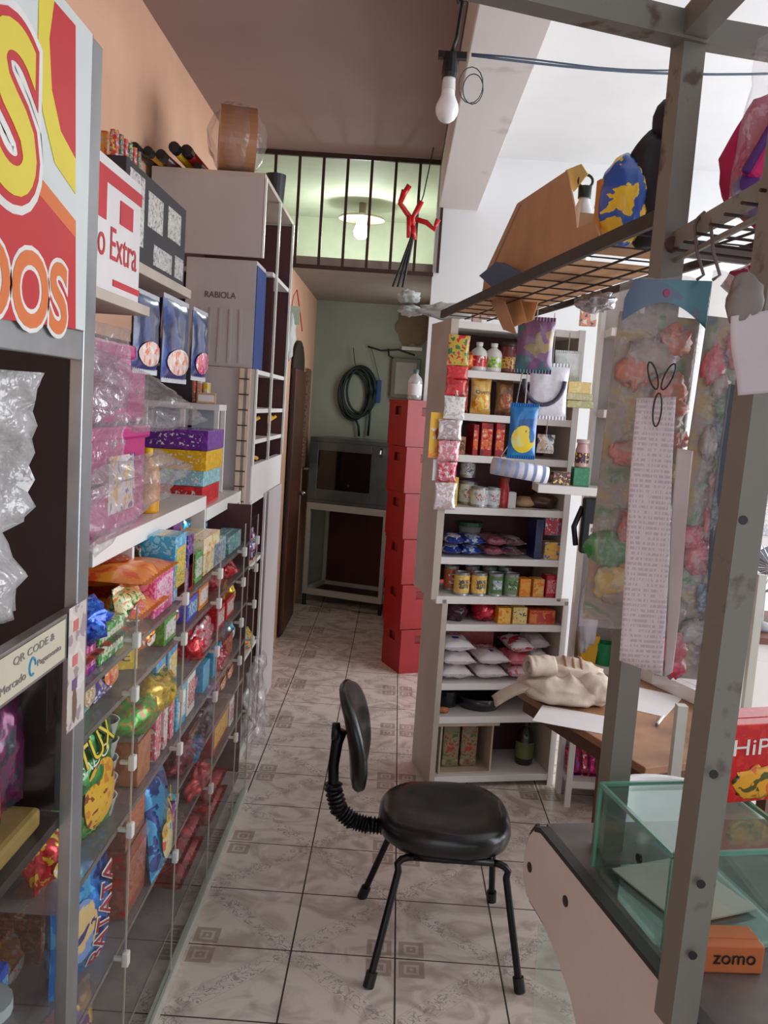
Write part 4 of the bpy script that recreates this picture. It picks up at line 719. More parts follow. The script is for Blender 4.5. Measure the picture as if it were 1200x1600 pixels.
# sugar shelf
SUG = pk((240, 232, 234), (236, 222, 226), (246, 240, 240), 10)
for k, (u_, n, lab) in enumerate(((.105, 3, 'white sugar bag with blue mark in the left stack'), (.275, 2, 'white sugar bag with blue mark in the middle stack'))):
    for q in range(n):
        P0 = RF.w(u_+.008*(q % 2), .02, .505+.036+.062*q); rt = (R_(-90+(22 if q == n-1 else 0)), 0, RA); P0.z += .0
        if q == n-1: P0.z += .004
        t = pouch('sugar_bag', lab+', '+(['at the bottom', 'second from the bottom', 'on top'][q] if n == 3 else ['at the bottom', 'on top'][q]), 'bag', P0, (R_(-90), 0, RA), .155, .24, .058, SUG, None, None, group='stacked white sugar bags')
        txt('ucar', .10, .035, mat('sugar_red', (206, 70, 90), .6), t, (0, -.031, .13)); MB().lathe([(0, 0), (.016, .001), (.016, .003), (0, .003)], 14).build('blue_mark', TXB, t).matrix_local = Matrix.Translation((0, -.028, .075)) @ Matrix.Rotation(R_(90), 4, 'X')
for q in range(3): pouch('rice_bag', ['pale pink bag at the bottom of the pink stack', 'pink bag in the middle of the pink stack', 'white and red bag on top of the pink stack'][q], 'bag', RF.w(.425, .03, .505+.036+.062*q), (R_(-90), 0, RA), .12, .20, .058, pk([(240, 206, 214), (226, 110, 124), (236, 226, 230)][q], [(226, 120, 130), (236, 140, 150), (210, 50, 60)][q], None, 10), None)
for q in range(3): pouch('flour_bag', ['white flour bag lowest at the right of the sugar shelf', 'white flour bag second from bottom at the right of the sugar shelf', 'white flour bag on top at the right of the sugar shelf'][q], 'bag', RF.w(.530, .06+.01*q, .505+.036+.064*q), (R_(-90), 0, RA), .105, .18, .06, pk((240, 232, 236), (230, 220, 226)), None)
q = RF.w(.30, .24, .505); carton('red_carton', 'deep red carton standing at the back of the sugar shelf', 'box', RF.w(.20, .25, .506), RA, .28, .08, .22, pk((130, 20, 34), (150, 26, 40)), None)
# pans and sausage
t = thing('black_pan', 'black pans stacked on the shelf under the sugar', 'pan', RF.w(.27, .16, .3455), (0, 0, RA))
MB().lathe([(0, 0), (.10, 0), (.12, .06), (.115, .06), (.095, .005), (0, .005)], 28).build('pan_body', mat('black_enamel', (22, 22, 30), .25, coat=.4), t, smooth=True); MB().tube([(.115, 0, .05), (.2, -.02, .055), (.26, -.03, .055)], .01, 8).build('pan_handle', BLACKP, t, smooth=True)
o = MB().lathe([(0, 0), (.06, 0), (.075, .08), (.07, .08), (.055, .005), (0, .005)], 24).build('black_pot', mat('black_enamel', (22, 22, 30))); o.location = RF.w(.105, .18, .3455); tag(o, 'small black pot left of the black pan', 'pot')
o = MB().tube([(-.03, 0, .014), (0, -.005, .02), (.025, .005, .014)], .0135, 10).build('brown_roll', mat('orange_brown', (196, 116, 70), .5), smooth=True); o.location = RF.w(.055, .05, .3455); tag(o, 'small orange-brown roll at the left under the sugar shelf', 'roll')
# bottom shelf
t = thing('open_crate_box', 'open cream box standing on the bottom grocery shelf with packs inside', 'box', RF.w(.180, .15, .0556), (0, 0, RA))
CB = mat('cream_carton', (204, 184, 160), .7); m_ = MB(); m_.box(-.13, .13, -.12, .12, 0, .008); m_.box(-.13, -.122, -.12, .12, .008, .24); m_.box(.122, .13, -.12, .12, .008, .24); m_.box(-.13, .13, .112, .12, .008, .24); m_.box(-.15, .15, -.14, .12, .24, .262); m_.build('box_walls', CB, t)
for k in range(2): carton('seed_pack', ['greenish picture pack inside the open cream box, left', 'greenish picture pack with red dot inside the open cream box, right'][k], 'box', RF.w(.125+.09*k, .15, .0645), RA, .08, .12, .20, pk((130, 120, 90), (150, 60, 50) if k else (90, 110, 70), (170, 150, 120), 18), pk((150, 130, 100), (170, 60, 50), (90, 100, 60), 30))
u = RF.hit(820, 1190, .12)[0]; bottle('dark_bottle', 'dark bottle with green label on the bottom grocery shelf', 'bottle', RF.w(u, .14, .0556), .045, .22, mat('dark_glass', (30, 28, 24), .2, coat=.5), DARK, mat('dull_green_label', (110, 116, 70), .5))
# sachet strips hanging on the front stile of the unit
t = thing('sachet_strip', 'hanging strip of red white and pink sachets on the shelf front', 'sachets', RF.w(-.05, -.012, 2.10), (0, 0, RA))
cols = [pk((200, 170, 60), (60, 110, 60), R3, 16), pk(R3, (226, 60, 60)), pk((216, 50, 50), (180, 30, 40), W_, 16), pk(W_, (200, 190, 190)), pk((190, 170, 170), (230, 220, 220), None, 20, foil=1), pk((220, 140, 150), (240, 210, 214), None, 24, foil=1), pk((216, 120, 136), (240, 220, 220), R3, 24, foil=1), pk((210, 190, 190), (240, 232, 232), None, 24, foil=1)]
zz = .02
for k, (w_, h) in enumerate(((.10, .13), (.10, .055), (.095, .07), (.10, .10), (.11, .09), (.10, .09), (.09, .09), (.10, .12))):
    mb, T = pouch_body(w_, h, .014, 40+k); mb.v = [Vector((p.x+.03-.012*(k > 3), p.y-.012-.004*(k % 2), p.z-zz-h)) for p in mb.v]; mb.build('sachet', cols[k], t, smooth=True); zz += h+.003
t = thing('wall_poster', 'small yellow white and red flower card hanging left on the shelf side', 'card', RF.w(-.085, -.010, 1.70), (0, 0, RA))
MB().box(-.035, .05, -.002, 0, -.16, .04).build('card_sheet', pk((246, 190, 60), W_, (250, 140, 60), 8), t); lump((.02, -.01, -.05), .028, .006, .035, 2, .3, 3, 10).build('red_flower', mat('dark_crimson', (150, 20, 40), .5), t, smooth=True)
MB().box(-.01, .055, -.006, -.004, -.26, -.165).build('white_tag', PAPER, t)
# ------------------------------------------------------------------ black chair in the aisle
BL = mat('black_leatherette', (22, 24, 26), .28, var=.12, scale=7, bump=.15, coat=.15); BM = mat('black_tube', (18, 16, 18), .35, .3)
cx, cy = .235, 2.76
t = thing('office_chair', 'black padded chair with four thin tube legs standing in the aisle', 'chair', (cx, cy, 0))
def seatfn(i, j):
    a = i*2*math.pi; n_ = 2.7; c_, s_ = math.cos(a), math.sin(a); r = 1/((abs(c_)**n_+abs(s_)**n_)**(1/n_)); prof = [(0, .385), (.86, .385), (.97, .40), (1.0, .425), (.985, .448), (.93, .464), (.75, .470), (.5, .463), (.25, .456), (0, .455)]
    k = j*(len(prof)-1); q = min(int(k), len(prof)-2); f = k-q; pr = prof[q][0]*(1-f)+prof[q+1][0]*f; z = prof[q][1]*(1-f)+prof[q+1][1]*f
    x = r*c_*pr*.215; y = r*s_*pr*.215*(1+.05*c_); return Vector((x, y, z+.004*noise.noise(Vector((x*14, y*14, 0)))*(j > .5)))
MB().sheet(seatfn, 48, 18).build('seat', BL, t, smooth=True)
MB().lathe([(0, .372), (.19, .372), (.195, .386), (0, .386)], 32).build('seat_pan', BM, t, smooth=True)
feet = [((.023, 2.494), (-.10, -.165)), ((.488, 2.523), (.15, -.165)), ((-.018, 2.984), (-.10, .165)), ((.452, 3.02), (.15, .165))]
for (fx_, fy_), (tx_, ty_) in feet:
    f = Vector((fx_-cx, fy_-cy, .0)); tp = Vector((tx_, ty_, .372)); kn = Vector((tx_+(.035 if tx_ > 0 else -.035), ty_, .362)); lo = kn.lerp(f, .10); lo.z = .33
    lg = MB().tube([tp, tp.lerp(kn, .5)+Vector((0, 0, .003)), kn, kn.lerp(lo, .5)+Vector(((.008 if tx_ > 0 else -.008), 0, .004)), lo, f.lerp(lo, .12), f+Vector((0, 0, .012))], .0115, 10).build('leg', BM, t, smooth=True)
    MB().tube([f+Vector((0, 0, .0)), f.lerp(lo, .13)], .0175, 12).build('rubber_foot', DARK, lg)
for ty_ in (-.165, .165): MB().tube([(-.10, ty_, .372), (.15, ty_, .372)], .0115, 10).build('frame_rail', BM, t, smooth=True)
for tx_ in (-.09, .14): MB().tube([(tx_, -.165, .374), (tx_, .165, .374)], .010, 8).build('cross_rail', BM, t, smooth=True)
def backfn(i, j):
    a = i*2*math.pi; n_ = 2.6; c_, s_ = math.cos(a), math.sin(a); r = 1/((abs(c_)**n_+abs(s_)**n_)**(1/n_)); prof = [(0, -.018), (.9, -.016), (1, 0), (.96, .02), (.8, .032), (.4, .030), (0, .028)]
    k = j*(len(prof)-1); q = min(int(k), len(prof)-2); f = k-q; pr = prof[q][0]*(1-f)+prof[q+1][0]*f; d = prof[q][1]*(1-f)+prof[q+1][1]*f
    y = r*c_*pr*.19; z = r*s_*pr*.165; return Vector((-.315+d-.19*z+.8*y*y-.55*z*z, y, .69+z))
MB().sheet(backfn, 40, 14).build('backrest', BL, t, smooth=True)
arm = [(-.19, .385), (-.25, .385), (-.30, .395), (-.345, .43), (-.368, .50), (-.372, .58), (-.365, .66), (-.355, .70)]
MB().tube([(x, 0, z) for x, z in arm], [.022, .022, .022, .022, .018, .018, .02, .022], 10).build('back_support', BM, t, smooth=True)
m_ = []
for k in range(22):
    q = k/21*4.2; i = int(q); f = q-i; a = Vector((arm[i][0], 0, arm[i][1])).lerp(Vector((arm[i+1][0], 0, arm[i+1][1])), f); b_ = Vector((arm[i+1][0], 0, arm[i+1][1])); d = (b_-Vector((arm[i][0], 0, arm[i][1]))).normalized(); m_ += [a-d*.0045, a, a+d*.0045]
MB().tube(m_, [.022, .031, .022]*22, 12).build('ribbed_bellows', BLACKP, t, smooth=False)
MB().lathe([(0, -.012), (.028, -.012), (.03, .012), (0, .018)], 16).build('back_knob', BLACKP, t, smooth=True).matrix_local = Matrix.Translation((-.372, 0, .695)) @ Matrix.Rotation(R_(90), 4, 'Y')
# ------------------------------------------------------------------ near-left aluminium showcase
t = thing('aluminium_showcase', 'aluminium framed glass showcase at the near left under the red and yellow sign', 'showcase', (0, 0, 0))
XA = -.57
MB().box(XA-.012, XA+.012, 1.555, 1.612, 0, 2.335).build('corner_post', ALU, t, bevel=.002)
MB().box(-1.19, -1.165, 1.555, 1.598, 0, 2.335).build('wall_post', ALU, t)
MB().box(XA-.012, XA+.010, .9, 1.555, 1.795, 1.845).build('front_rail', ALU, t, bevel=.002); MB().box(XA-.012, XA+.01, .9, 1.555, 1.268, 1.352).build('front_rail', mat('scuffed_grey_rail', (150, 146, 140), .4, .4, scale=9, col2=(120, 112, 106)), t, bevel=.002)
MB().box(XA-.012, XA+.010, .9, 1.555, 0, .05).build('front_rail', ALU, t)
MB().box(-1.16, XA-.012, 1.585, 1.598, .95, 2.30).build('end_panel', mat('dark_showcase_panel', (44, 30, 32), .5), t)
MB().box(-1.16, XA-.014, .9, 1.58, .93, .95).build('inner_shelf', mat('dark_showcase_panel', (44, 30, 32)), t); MB().box(-1.16, XA-.014, .9, 1.58, .42, .428).build('inner_shelf', SB, t)
MB().box(XA-.005, XA-.002, .9, 1.553, .06, 1.262).build('glass_pane', GLASS, t)
t2 = tag(MB().box(XA+.0112, XA+.0125, .9, 1.50, 1.276, 1.346).build('label_strip', mat('cream_label', (206, 198, 176), .5, var=.04)), 'long cream label strip with grey print stuck on the showcase rail', 'label')
GI = mat('faded_grey_print', (136, 130, 126), .6)
txt('QR CODE &', .16, .015, GI, t2, (XA+.0132, 1.37, 1.328), (R_(90), 0, R_(90))); txt('Pagamento', .10, .013, GI, t2, (XA+.0132, 1.43, 1.300), (R_(90), 0, R_(90))); txt('Mercado', .09, .013, GI, t2, (XA+.0132, 1.29, 1.296), (R_(90), 0, R_(90)))
MB().tube([(XA+.0128, 1.36+.012*math.cos(a*math.pi/8), 1.302+.014*math.sin(a*math.pi/8)) for a in range(14)], .0022, 6).build('blue_curl', mat('sky_blue_print', (70, 150, 190), .5), t2)
t3 = tag(MB().box(XA+.0125, XA+.0135, 1.515, 1.60, 1.13, 1.36).build('price_card', pk((214, 204, 196), (230, 220, 216), (170, 150, 160), 12)), 'worn pale card taped vertically on the showcase corner post', 'card'); lump((XA+.0135, 1.55, 1.175), .0012, .012, .035, 3, .2, 2, 8).build('brown_stain', mat('brown_stain', (120, 90, 70), .7), t3)
for z in (1.325, 1.26, 1.215): MB().box(XA+.0135, XA+.0142, 1.535, 1.56, z-.012, z+.008).build('printed_mark', mat('violet_print' if z < 1.25 else 'red_pale_print', (110, 80, 120) if z < 1.25 else (210, 110, 110), .6), t3)
# the sign
XS = XA+.0145
def P(px, py, x=XS): return onx(px, py, x)
def flat(nm, pts, mt, par, e, x=XS): return MB().prism([P(a, b_, x)+Vector((e, 0, 0)) for a, b_ in pts], (1, 0, 0), .0008).build(nm, mt, par)
yS = P(117, 300).y
sg = tag(MB().box(XS-.002, XS, .95, 1.553, 1.846, 2.335).build('shop_sign', mat('sign_pale', (222, 228, 226), .35, var=.02)), 'red yellow and white shop sign with big letters on the showcase', 'sign')
SR, SY, SO_ = mat('sign_red', (206, 28, 40), .4, var=.03), mat('sign_yellow', (236, 216, 60), .4, var=.03), mat('sign_orange', (232, 120, 50), .4, var=.03)
flat('yellow_band', [(60, 0), (84, 0), (76, 60), (80, 140), (94, 205), (117, 248), (117, 303), (85, 255), (66, 175), (58, 90)], SY, sg, .0004)
flat('red_panel', [(84, 2), (117, 40), (117, 248), (94, 205), (80, 140), (76, 60)], SR, sg, .0006)
flat('red_field', [(-30, 275), (0, 300), (50, 290), (117, 372), (117, 514), (-30, 494)], SR, sg, .0006)
flat('orange_band', [(50, 262), (117, 345), (117, 372), (50, 292)], SO_, sg, .0008)
def sgtxt(s, pa, pb, w_, h_, mt, e, off, nm): c = P(pa, pb); txt(s, w_, h_, mt, sg, (XS+e, c.y, c.z), (R_(90), 0, R_(90)), nm, off=off, ext=.0006)
sgtxt('S', 20, 170, .135, .215, mat('white_print', (246, 244, 240)), .0014, .10, 'white_outline'); sgtxt('S', 20, 170, .135, .215, SR, .0022, .06, 'red_outline'); sgtxt('S', 20, 170, .135, .215, SY, .0030, .02, 'lettering')
sgtxt('TODOS', -24, 430, .56, .105, mat('white_print', (246, 244, 240)), .0014, .07, 'white_outline'); sgtxt('TODOS', -24, 430, .56, .105, SO_, .0022, .025, 'lettering')
MB().box(XA+.0125, XA+.0148, 1.5535, 1.5555, 1.846, 2.335).build('sign_edge_trim', ALU, sg)
# bag and packs inside the showcase
sheetbag('plastic_bag', 'large cloudy plastic bag hanging inside the near-left showcase', [(-.62, 1.02, 1.76), (-.60, 1.46, 1.77), (-.62, 1.44, 1.37), (-.64, 1.0, 1.36)], clear('cloudy_bag', (.9, .88, .88), .1, .55, .2, 1, .4), wav=.06, sd=31)
o = MB().box(-.85, -.60, 1.08, 1.52, .951, .99).build('folded_cloth', mat('mustard_cloth', (150, 120, 50), .8), bevel=.01); tag(o, 'mustard folded pack under the cloudy bag inside the showcase', 'pack')
o.location = (0, 0, .40) if 0 else (0, 0, 0)
for k, (y, z, cc, c2, lab) in enumerate(((1.33, .99, (220, 80, 50), (240, 180, 140), 'red-orange candy bag with letters inside the near-left showcase'), (1.47, .99, (120, 40, 90), (60, 70, 80), 'plum and grey candy bag inside the showcase by the post'), (1.20, .99, (190, 60, 50), W_, 'red candy bag farther left inside the showcase'))):
    pouch('candy_bag', lab, 'bag', (-.64-.02*k, y, z+.012), (R_(-4), 0, R_(80)), .15, .22, .06, pk(cc, c2, (90, 60, 80), 12, foil=1), None, 'Pe' if k == 0 else None, INK, tz=.6, tw=.4, th=.16)
for k, (y, cc, lab) in enumerate(((1.30, (200, 150, 70), 'clear jar with golden sweets on the lower showcase shelf, left'), (1.46, (120, 80, 60), 'clear jar with brown sweets on the lower showcase shelf, right'))):
    t = thing('sweets_jar', lab, 'jar', (-.68, y, .4285)); MB().lathe([(0, 0), (.06, 0), (.065, .02), (.065, .16), (.05, .18), (.05, .19)], 20).build('jar_glass', clear('jar_clear', (.93, .92, .9), .1, .08), t, smooth=True); lump((0, 0, .07), .056, .056, .065, 3+k, .15, 5, 12).build('sweets', pk(cc, (230, 190, 120), (160, 60, 50), 40), t, smooth=True); MB().lathe([(0, .192), (.055, .192), (.055, .215), (0, .215)], 18).build('jar_lid', mat('pale_lid', (180, 190, 190), .4), t)
pouch('candy_bag', 'orange and yellow candy bag behind the jars in the showcase', 'bag', (-.80, 1.36, .442), (R_(-4), 0, R_(85)), .22, .26, .07, pk((200, 130, 60), (220, 180, 80), (90, 60, 60), 12), None)
# ------------------------------------------------------------------ table with towel
T0, T1 = Vector((.79, 2.50, 0)), Vector((.48, 3.21, 0)); tu = (T1-T0).normalized(); tv = Vector((-tu.y*-1, -tu.x*1, 0)); tv = Vector((tu.y, -tu.x, 0)); ta = math.atan2(tu.y, tu.x); TL, TW = (T1-T0).length, .62
t = thing('wooden_table', 'worn brown wooden table with towel and papers in front of the grocery shelf', 'table', T0, (0, 0, ta-R_(90)))
WOOD = mat('worn_brown_wood', (176, 128, 92), .5, var=.1, scale=6, col2=(128, 88, 62))
MB().box(0, TW, 0, TL, .725, .75).build('table_top', WOOD, t, bevel=.003)
m_ = MB(); m_.box(.04, TW-.04, .04, .06, .66, .725); m_.box(.04, TW-.04, TL-.06, TL-.04, .66, .725); m_.box(.04, .06, .06, TL-.06, .66, .725); m_.box(TW-.06, TW-.04, .06, TL-.06, .66, .725); m_.build('apron', mat('dark_brown_wood', (96, 62, 44), .5), t)
for x, y in ((.37, TL-.12), (TW-.08, TL-.08), (.12, .06), (TW-.08, .04)): MB().box(x, x+.04, y, y+.04, 0, .66).build('leg', mat('dark_brown_wood', (96, 62, 44)), t, bevel=.002)
TM = Matrix.Translation(T0) @ Matrix.Rotation(ta-R_(90), 4, 'Z')
def on_table(o, x, y, z=.7505, rz=0): o.matrix_world = TM @ Matrix.Translation((x, y, z)) @ Matrix.Rotation(rz, 4, 'Z'); return o
TOW = mat('beige_towelling', (214, 196, 178), .95, var=.06, scale=30, bump=.4)
t = thing('folded_towel', 'crumpled beige towel with stripes heaped on the wooden table corner', 'towel', onz(882, 1078, .78)); t.location.z = .751
def fold_lump(c, sx, sy, sz, sd_, ang, fq=30, am=.3):
    mb = MB(); ca_, sa_ = math.cos(ang), math.sin(ang)
    def fn(i, j):
        a = i*2*math.pi; b = (j-.5)*math.pi; d = Vector((math.cos(b)*math.cos(a), math.cos(b)*math.sin(a), math.sin(b))); x, y = d.x*sx, d.y*sy
        q = (x*ca_+y*sa_)*fq+2.2*noise.noise(Vector((x*9+sd_, y*9, d.z*2))); k = 1+am*(1-2*abs(math.sin(q)))*.5+.22*noise.noise(d*1.7+Vector((sd_, 0, 0)))
        return Vector((c[0]+x*(1+.18*noise.noise(d*2.3+Vector((0, sd_, 0)))), c[1]+y*(1+.18*noise.noise(d*2.1+Vector((0, 0, sd_)))), max(c[2]+d.z*sz*k, .002)))
    return mb.sheet(fn, 80, 40)
fold_lump((.0, .0, .035), .17, .13, .055, 3, .5, 34).build('towel_heap', TOW, t, smooth=True)
fold_lump((.02, .05, .085), .13, .075, .045, 7, 1.3, 40).build('upper_fold', TOW, t, smooth=True)
fold_lump((.10, -.035, .05), .075, .085, .052, 12, .2, 26, .2).build('bunched_end', TOW, t, smooth=True)
rl = MB(); rl.sheet(lambda i, j: Vector((-.135+.10*j+.004*math.sin(20*i), .035+.046*(1-.5*i)*math.cos(i*11), .105+.036*(1-.5*i)*math.sin(i*11)+.006*noise.noise(Vector((j*9, i*4, 0))))), 60, 14); rl.build('rolled_edge', TOW, t, smooth=True, solid=.010).rotation_euler = (0, 0, R_(14))
fl = MB(); fl.sheet(lambda i, j: Vector((-.11-.14*i, -.015-.05*(j-.5)*2+.02*i, .045-.03*i-.05*i*i+.012*math.sin(3.1*j))), 12, 10); fl.build('hanging_corner', TOW, t, smooth=True, solid=.012)
for k, x in enumerate((.0, .028, .056)):
    MB().tube([(x, .05+.060*math.cos(q*math.pi/8), .075+.062*math.sin(q*math.pi/8)) for q in range(1, 8)], .006, 6).build('towel_stripe', mat('tan_stripe', (176, 138, 120), .9), t, smooth=True)
o = MB().box(-.13, .13, -.09, .09, 0, .001).build('paper_sheet', PAPER); q = onz(900, 1125, .75); o.location = (q.x, q.y, .7506); o.rotation_euler = (0, 0, R_(-20)); tag(o, 'white paper sheet lying under the towel edge on the table', 'paper')
o = MB().box(-.10, .10, -.14, .14, 0, .001).build('paper_sheet', PAPER); q = onz(1010, 1095, .75); o.location = (q.x, q.y, .7506); o.rotation_euler = (0, 0, R_(-30)); tag(o, 'white paper sheet lying on the far side of the table', 'paper')
t = thing('white_pen', 'white pen with dark tip lying alone on the wooden table', 'pen', onz(1032, 1125, .756), (0, 0, R_(62))); MB().tube([(-.055, 0, 0), (.05, 0, 0)], .0055, 10).build('pen_barrel', WHITE, t, smooth=True); MB().tube([(-.066, 0, 0), (-.055, 0, 0)], [.002, .0054], 10).build('pen_tip', DARK, t)
q = onz(1045, 1080, .78); carton('white_carton', 'long flat white carton lying at the far edge of the table', 'box', (q.x+.06, q.y+.12, .7508), math.atan2(tu.y, tu.x), .50, .10, .055, PAPER, None)
# basin on a stool, tube frame
t = thing('wooden_stool', 'brown wooden stool carrying the white basin', 'stool', (.76, 2.10, 0))
MB().lathe([(0, .60), (.15, .60), (.15, .63), (0, .63)], 24).build('stool_seat', mat('dark_brown_wood', (96, 62, 44)), t)
for a in range(4): c_, s_ = math.cos(a*math.pi/2+.8), math.sin(a*math.pi/2+.8); MB().bar((c_*.17, s_*.17, 0), (c_*.11, s_*.11, .60), .035, .035).build('leg', mat('dark_brown_wood', (96, 62, 44)), t)
t = thing('plastic_basin', 'round translucent white plastic basin behind the glass tank', 'basin', (.76, 2.10, .631))
MB().lathe([(0, 0), (.14, 0), (.17, .14), (.185, .175), (.20, .178), (.20, .184), (.182, .182), (.165, .15), (.135, .006), (0, .006)], 40).build('basin_bowl', mat('milky_plastic', (226, 224, 226), .3, var=.02, coat=.3), t, smooth=True)
t = thing('white_tube_frame', 'thin white tube frame standing beyond the wooden table', 'frame', (0, 0, 0))
a = ony(1060, 1150, 2.40); b_ = ony(1172, 1050, 3.1)
for p_, h in ((a, .98), (b_, 1.25)): MB().box(p_.x-.014, p_.x+.014, p_.y-.014, p_.y+.014, 0, h).build('tube_post', SW, t)
MB().bar((a.x, a.y+.02, .30), (b_.x, b_.y-.02, .30), .022, .022).build('tube_rail', SW, t)
# side shelf goods
def sd(a, b_, tp, bt, zb, dp, m1, m2, lab, y=3.87, nm='carton'):
    p0 = ony(a, bt, y); p1 = ony(b_, bt, y); h = ony(a, tp, y).z-p0.z; return carton(nm, lab, 'box', ((p0.x+p1.x)/2, y+dp/2, zb+.0006), 0, p1.x-p0.x-.002, dp, h, m1, m2)
sd(888, 925, 583, 601, 1.8625, .12, pk((236, 206, 120), (244, 224, 160)), None, 'pale yellow carton on top of the stack on the bright side shelf')
sd(886, 927, 602, 613, 1.8325, .12, pk((196, 190, 140), (214, 204, 160)), None, 'greenish cream flat carton in the middle of the side shelf stack')
sd(886, 928, 614, 625, 1.80, .12, pk((186, 186, 120), (206, 200, 150)), None, 'olive flat carton at the bottom of the side shelf stack')
p_ = ony(922, 628, 3.90); bottle('blue_jar', 'blue clear jar right of the carton stack on the side shelf', 'jar', (.985, 3.92, 1.8005), .033, .10, mat('blue_jar_glass', (60, 150, 200), .2, coat=.5), mat('light_blue_lid', (130, 190, 220), .4), mat('blue_label', (40, 120, 180), .4), neck=.8)
sd(906, 932, 470, 506, 2.15, .03, pk((226, 150, 110), (70, 90, 140), W_, 14), None, 'tall picture card with orange and blue on the top side shelf')
bottle('spice_jar', 'small jar with purple band and yellow picture on the side shelf', 'jar', (.80, 3.84, 1.547), .03, .12, mat('pinkish_jar', (214, 170, 170), .3, coat=.3), mat('pink_lid', (220, 190, 190), .4), pk((70, 30, 70), Y_, None, 20), neck=.8)
carton('green_carton', 'dark green carton under the small purple banded jar', 'box', (.80, 3.84, 1.4655), 0, .07, .07, .08, pk((30, 120, 80), (40, 140, 90)), None)
carton('small_carton', 'small dark carton with pink picture left of the green one', 'box', (.715, 3.84, 1.4655), R_(4), .075, .06, .055, pk((90, 60, 60), (200, 140, 130), (240, 210, 120), 22), None)
m_ = MB().lathe([(0, 0), (.045, 0), (.06, .13), (.056, .13), (.042, .006), (0, .006)], 4, (0, 0, 0)); o = m_.build('yellow_container', mat('yellow_plastic', (244, 186, 20), .3)); o.location = (.925, 3.93, .6606); o.rotation_euler = (0, 0, R_(45)); tag(o, 'bright yellow plastic container on the low side shelf', 'container')
o = MB().lathe([(0, 0), (.035, 0), (.045, .10), (.041, .10), (.032, .006), (0, .006)], 24).build('green_container', mat('green_plastic', (30, 150, 90), .3)); o.location = (1.0, 3.91, .6606); tag(o, 'green plastic container right of the yellow one', 'container')
t = thing('black_scale', 'black device with a small white tag hung right of the grocery shelf', 'device', (.845, 3.80, 1.16)); MB().box(-.03, .045, -.03, .02, .02, .26).build('black_body', BLACKP, t, bevel=.008); MB().tube([(-.045, 0, .05), (-.06, 0, .13), (-.03, 0, .22)], .012, 8).build('black_handle', BLACKP, t, smooth=True)
MB().box(.0, .05, -.0325, -.03, .10, .15).build('white_tag', PAPER, t); txt('BD', .034, .016, INK, t, (.025, -.0335, .125))
o = lump((0, 0, 0), .045, .03, .17, 9, .25, 2.4, 14).build('grey_bag', mat('pale_grey_bag', (196, 190, 198), .4, bump=.3), smooth=True); o.location = (.885, 3.80, .92); tag(o, 'pale grey plastic bag hanging below the black device', 'bag')
for k in range(4):
    pouch('pink_packet', ['pink and red packet at the left of the low shelf under the table', 'magenta packet second from left under the table', 'red striped packet third from left under the table', 'bright pink packet at the right under the table'][k], 'packet', (.895+.036*k, 3.93, .1325), (R_(-20), 0, R_(8)), .034, .10+.015*k, .03, pk([(200, 50, 120), (190, 40, 110), (206, 60, 70), (220, 40, 130)][k], [(230, 120, 150), (90, 70, 160), W_, (240, 90, 160)][k], (120, 60, 150), 30, foil=1), None)
# ------------------------------------------------------------------ wire shelf bridging rack and grocery shelf
wa = math.atan2(-1.994, .326); WFm = Frame(.147, 3.74, math.degrees(wa)); WZ = 2.160
t = thing('wire_shelf', 'dark wire shelf bridging from the grocery shelf to the metal rack', 'shelf', WFm.w(0, 0, 0), (0, 0, wa))
WL = 2.05
MB().box(0, WL, -.006, .006, WZ-.03, WZ).build('front_rail', RUSTY, t); MB().box(0, WL, .285, .295, WZ-.03, WZ-.01).build('back_rail', RUSTY, t)
for k in range(15): MB().tube([(.04+k*.14, .006, WZ-.02), (.04+k*.14, .285, WZ-.02)], .0021, 6).build('cross_wire', RUSTY, t)
for v in (.10, .195): MB().tube([(0, v, WZ-.026), (WL, v, WZ-.026)], .003, 6).build('long_wire', RUSTY, t)
WT = WZ-.016
def wp(px, py, v=0): u, z = WFm.hit(px, py, v); return WFm.w(u, v, z)
def wpoly(pts, v, th=.004): return MB().prism([wp(a, b_, v) for a, b_ in pts], WFm.v, th)
t = thing('cardboard_box', 'open brown cardboard box with raised flap lying on the wire shelf', 'box', (0, 0, 0))
def cl(pts, v): return [Vector((p.x, p.y, max(p.z, WZ+.001))) for p in (wp(a, b_, v) for a, b_ in pts)]
MB().prism(cl([(838, 382), (928, 345), (938, 390), (846, 430)], .02), WFm.v, .004).build('front_wall', CARD, t)
MB().prism(cl([(752, 470), (757, 428), (808, 318), (886, 266), (899, 330), (905, 400)], .10), WFm.v, .004).build('raised_flap', CARD, t)
u0 = WFm.hit(757, 440, .1)[0]; u1 = WFm.hit(935, 388, .02)[0]-.16
m_ = MB(); m_.prism([WFm.w(u0-.16, .026, WZ-.017), WFm.w(u1, .026, WZ-.017), WFm.w(u1, .26, WZ-.017), WFm.w(u0-.16, .26, WZ-.017)], (0, 0, 1), .003); m_.build('box_floor', CARD, t)
m_ = MB(); m_.prism([WFm.w(u1-.004, .026, WZ+.004), WFm.w(u1-.004, .26, WZ+.004), WFm.w(u1-.004, .26, WZ+.10), WFm.w(u1-.004, .026, WZ+.10)], WFm.u, .004); m_.build('end_wall', CARD, t)
MB().prism(cl([(757, 428), (808, 318), (812, 320), (762, 432)], .095), WFm.v, .05).build('flap_edge', mat('pale_cardboard', (206, 170, 136), .8), t)
o = MB(); o.prism([Vector(p) for p in (wp(748, 436, .03), wp(775, 415, .03), wp(812, 436, .03), wp(772, 458, .03))], WFm.v, .03); o = solo(o, 'blue_folder', mat('blue_grey_card', (70, 96, 130), .6), 'small blue-grey card pack at the left end of the cardboard box', 'card'); o.location.z += .012
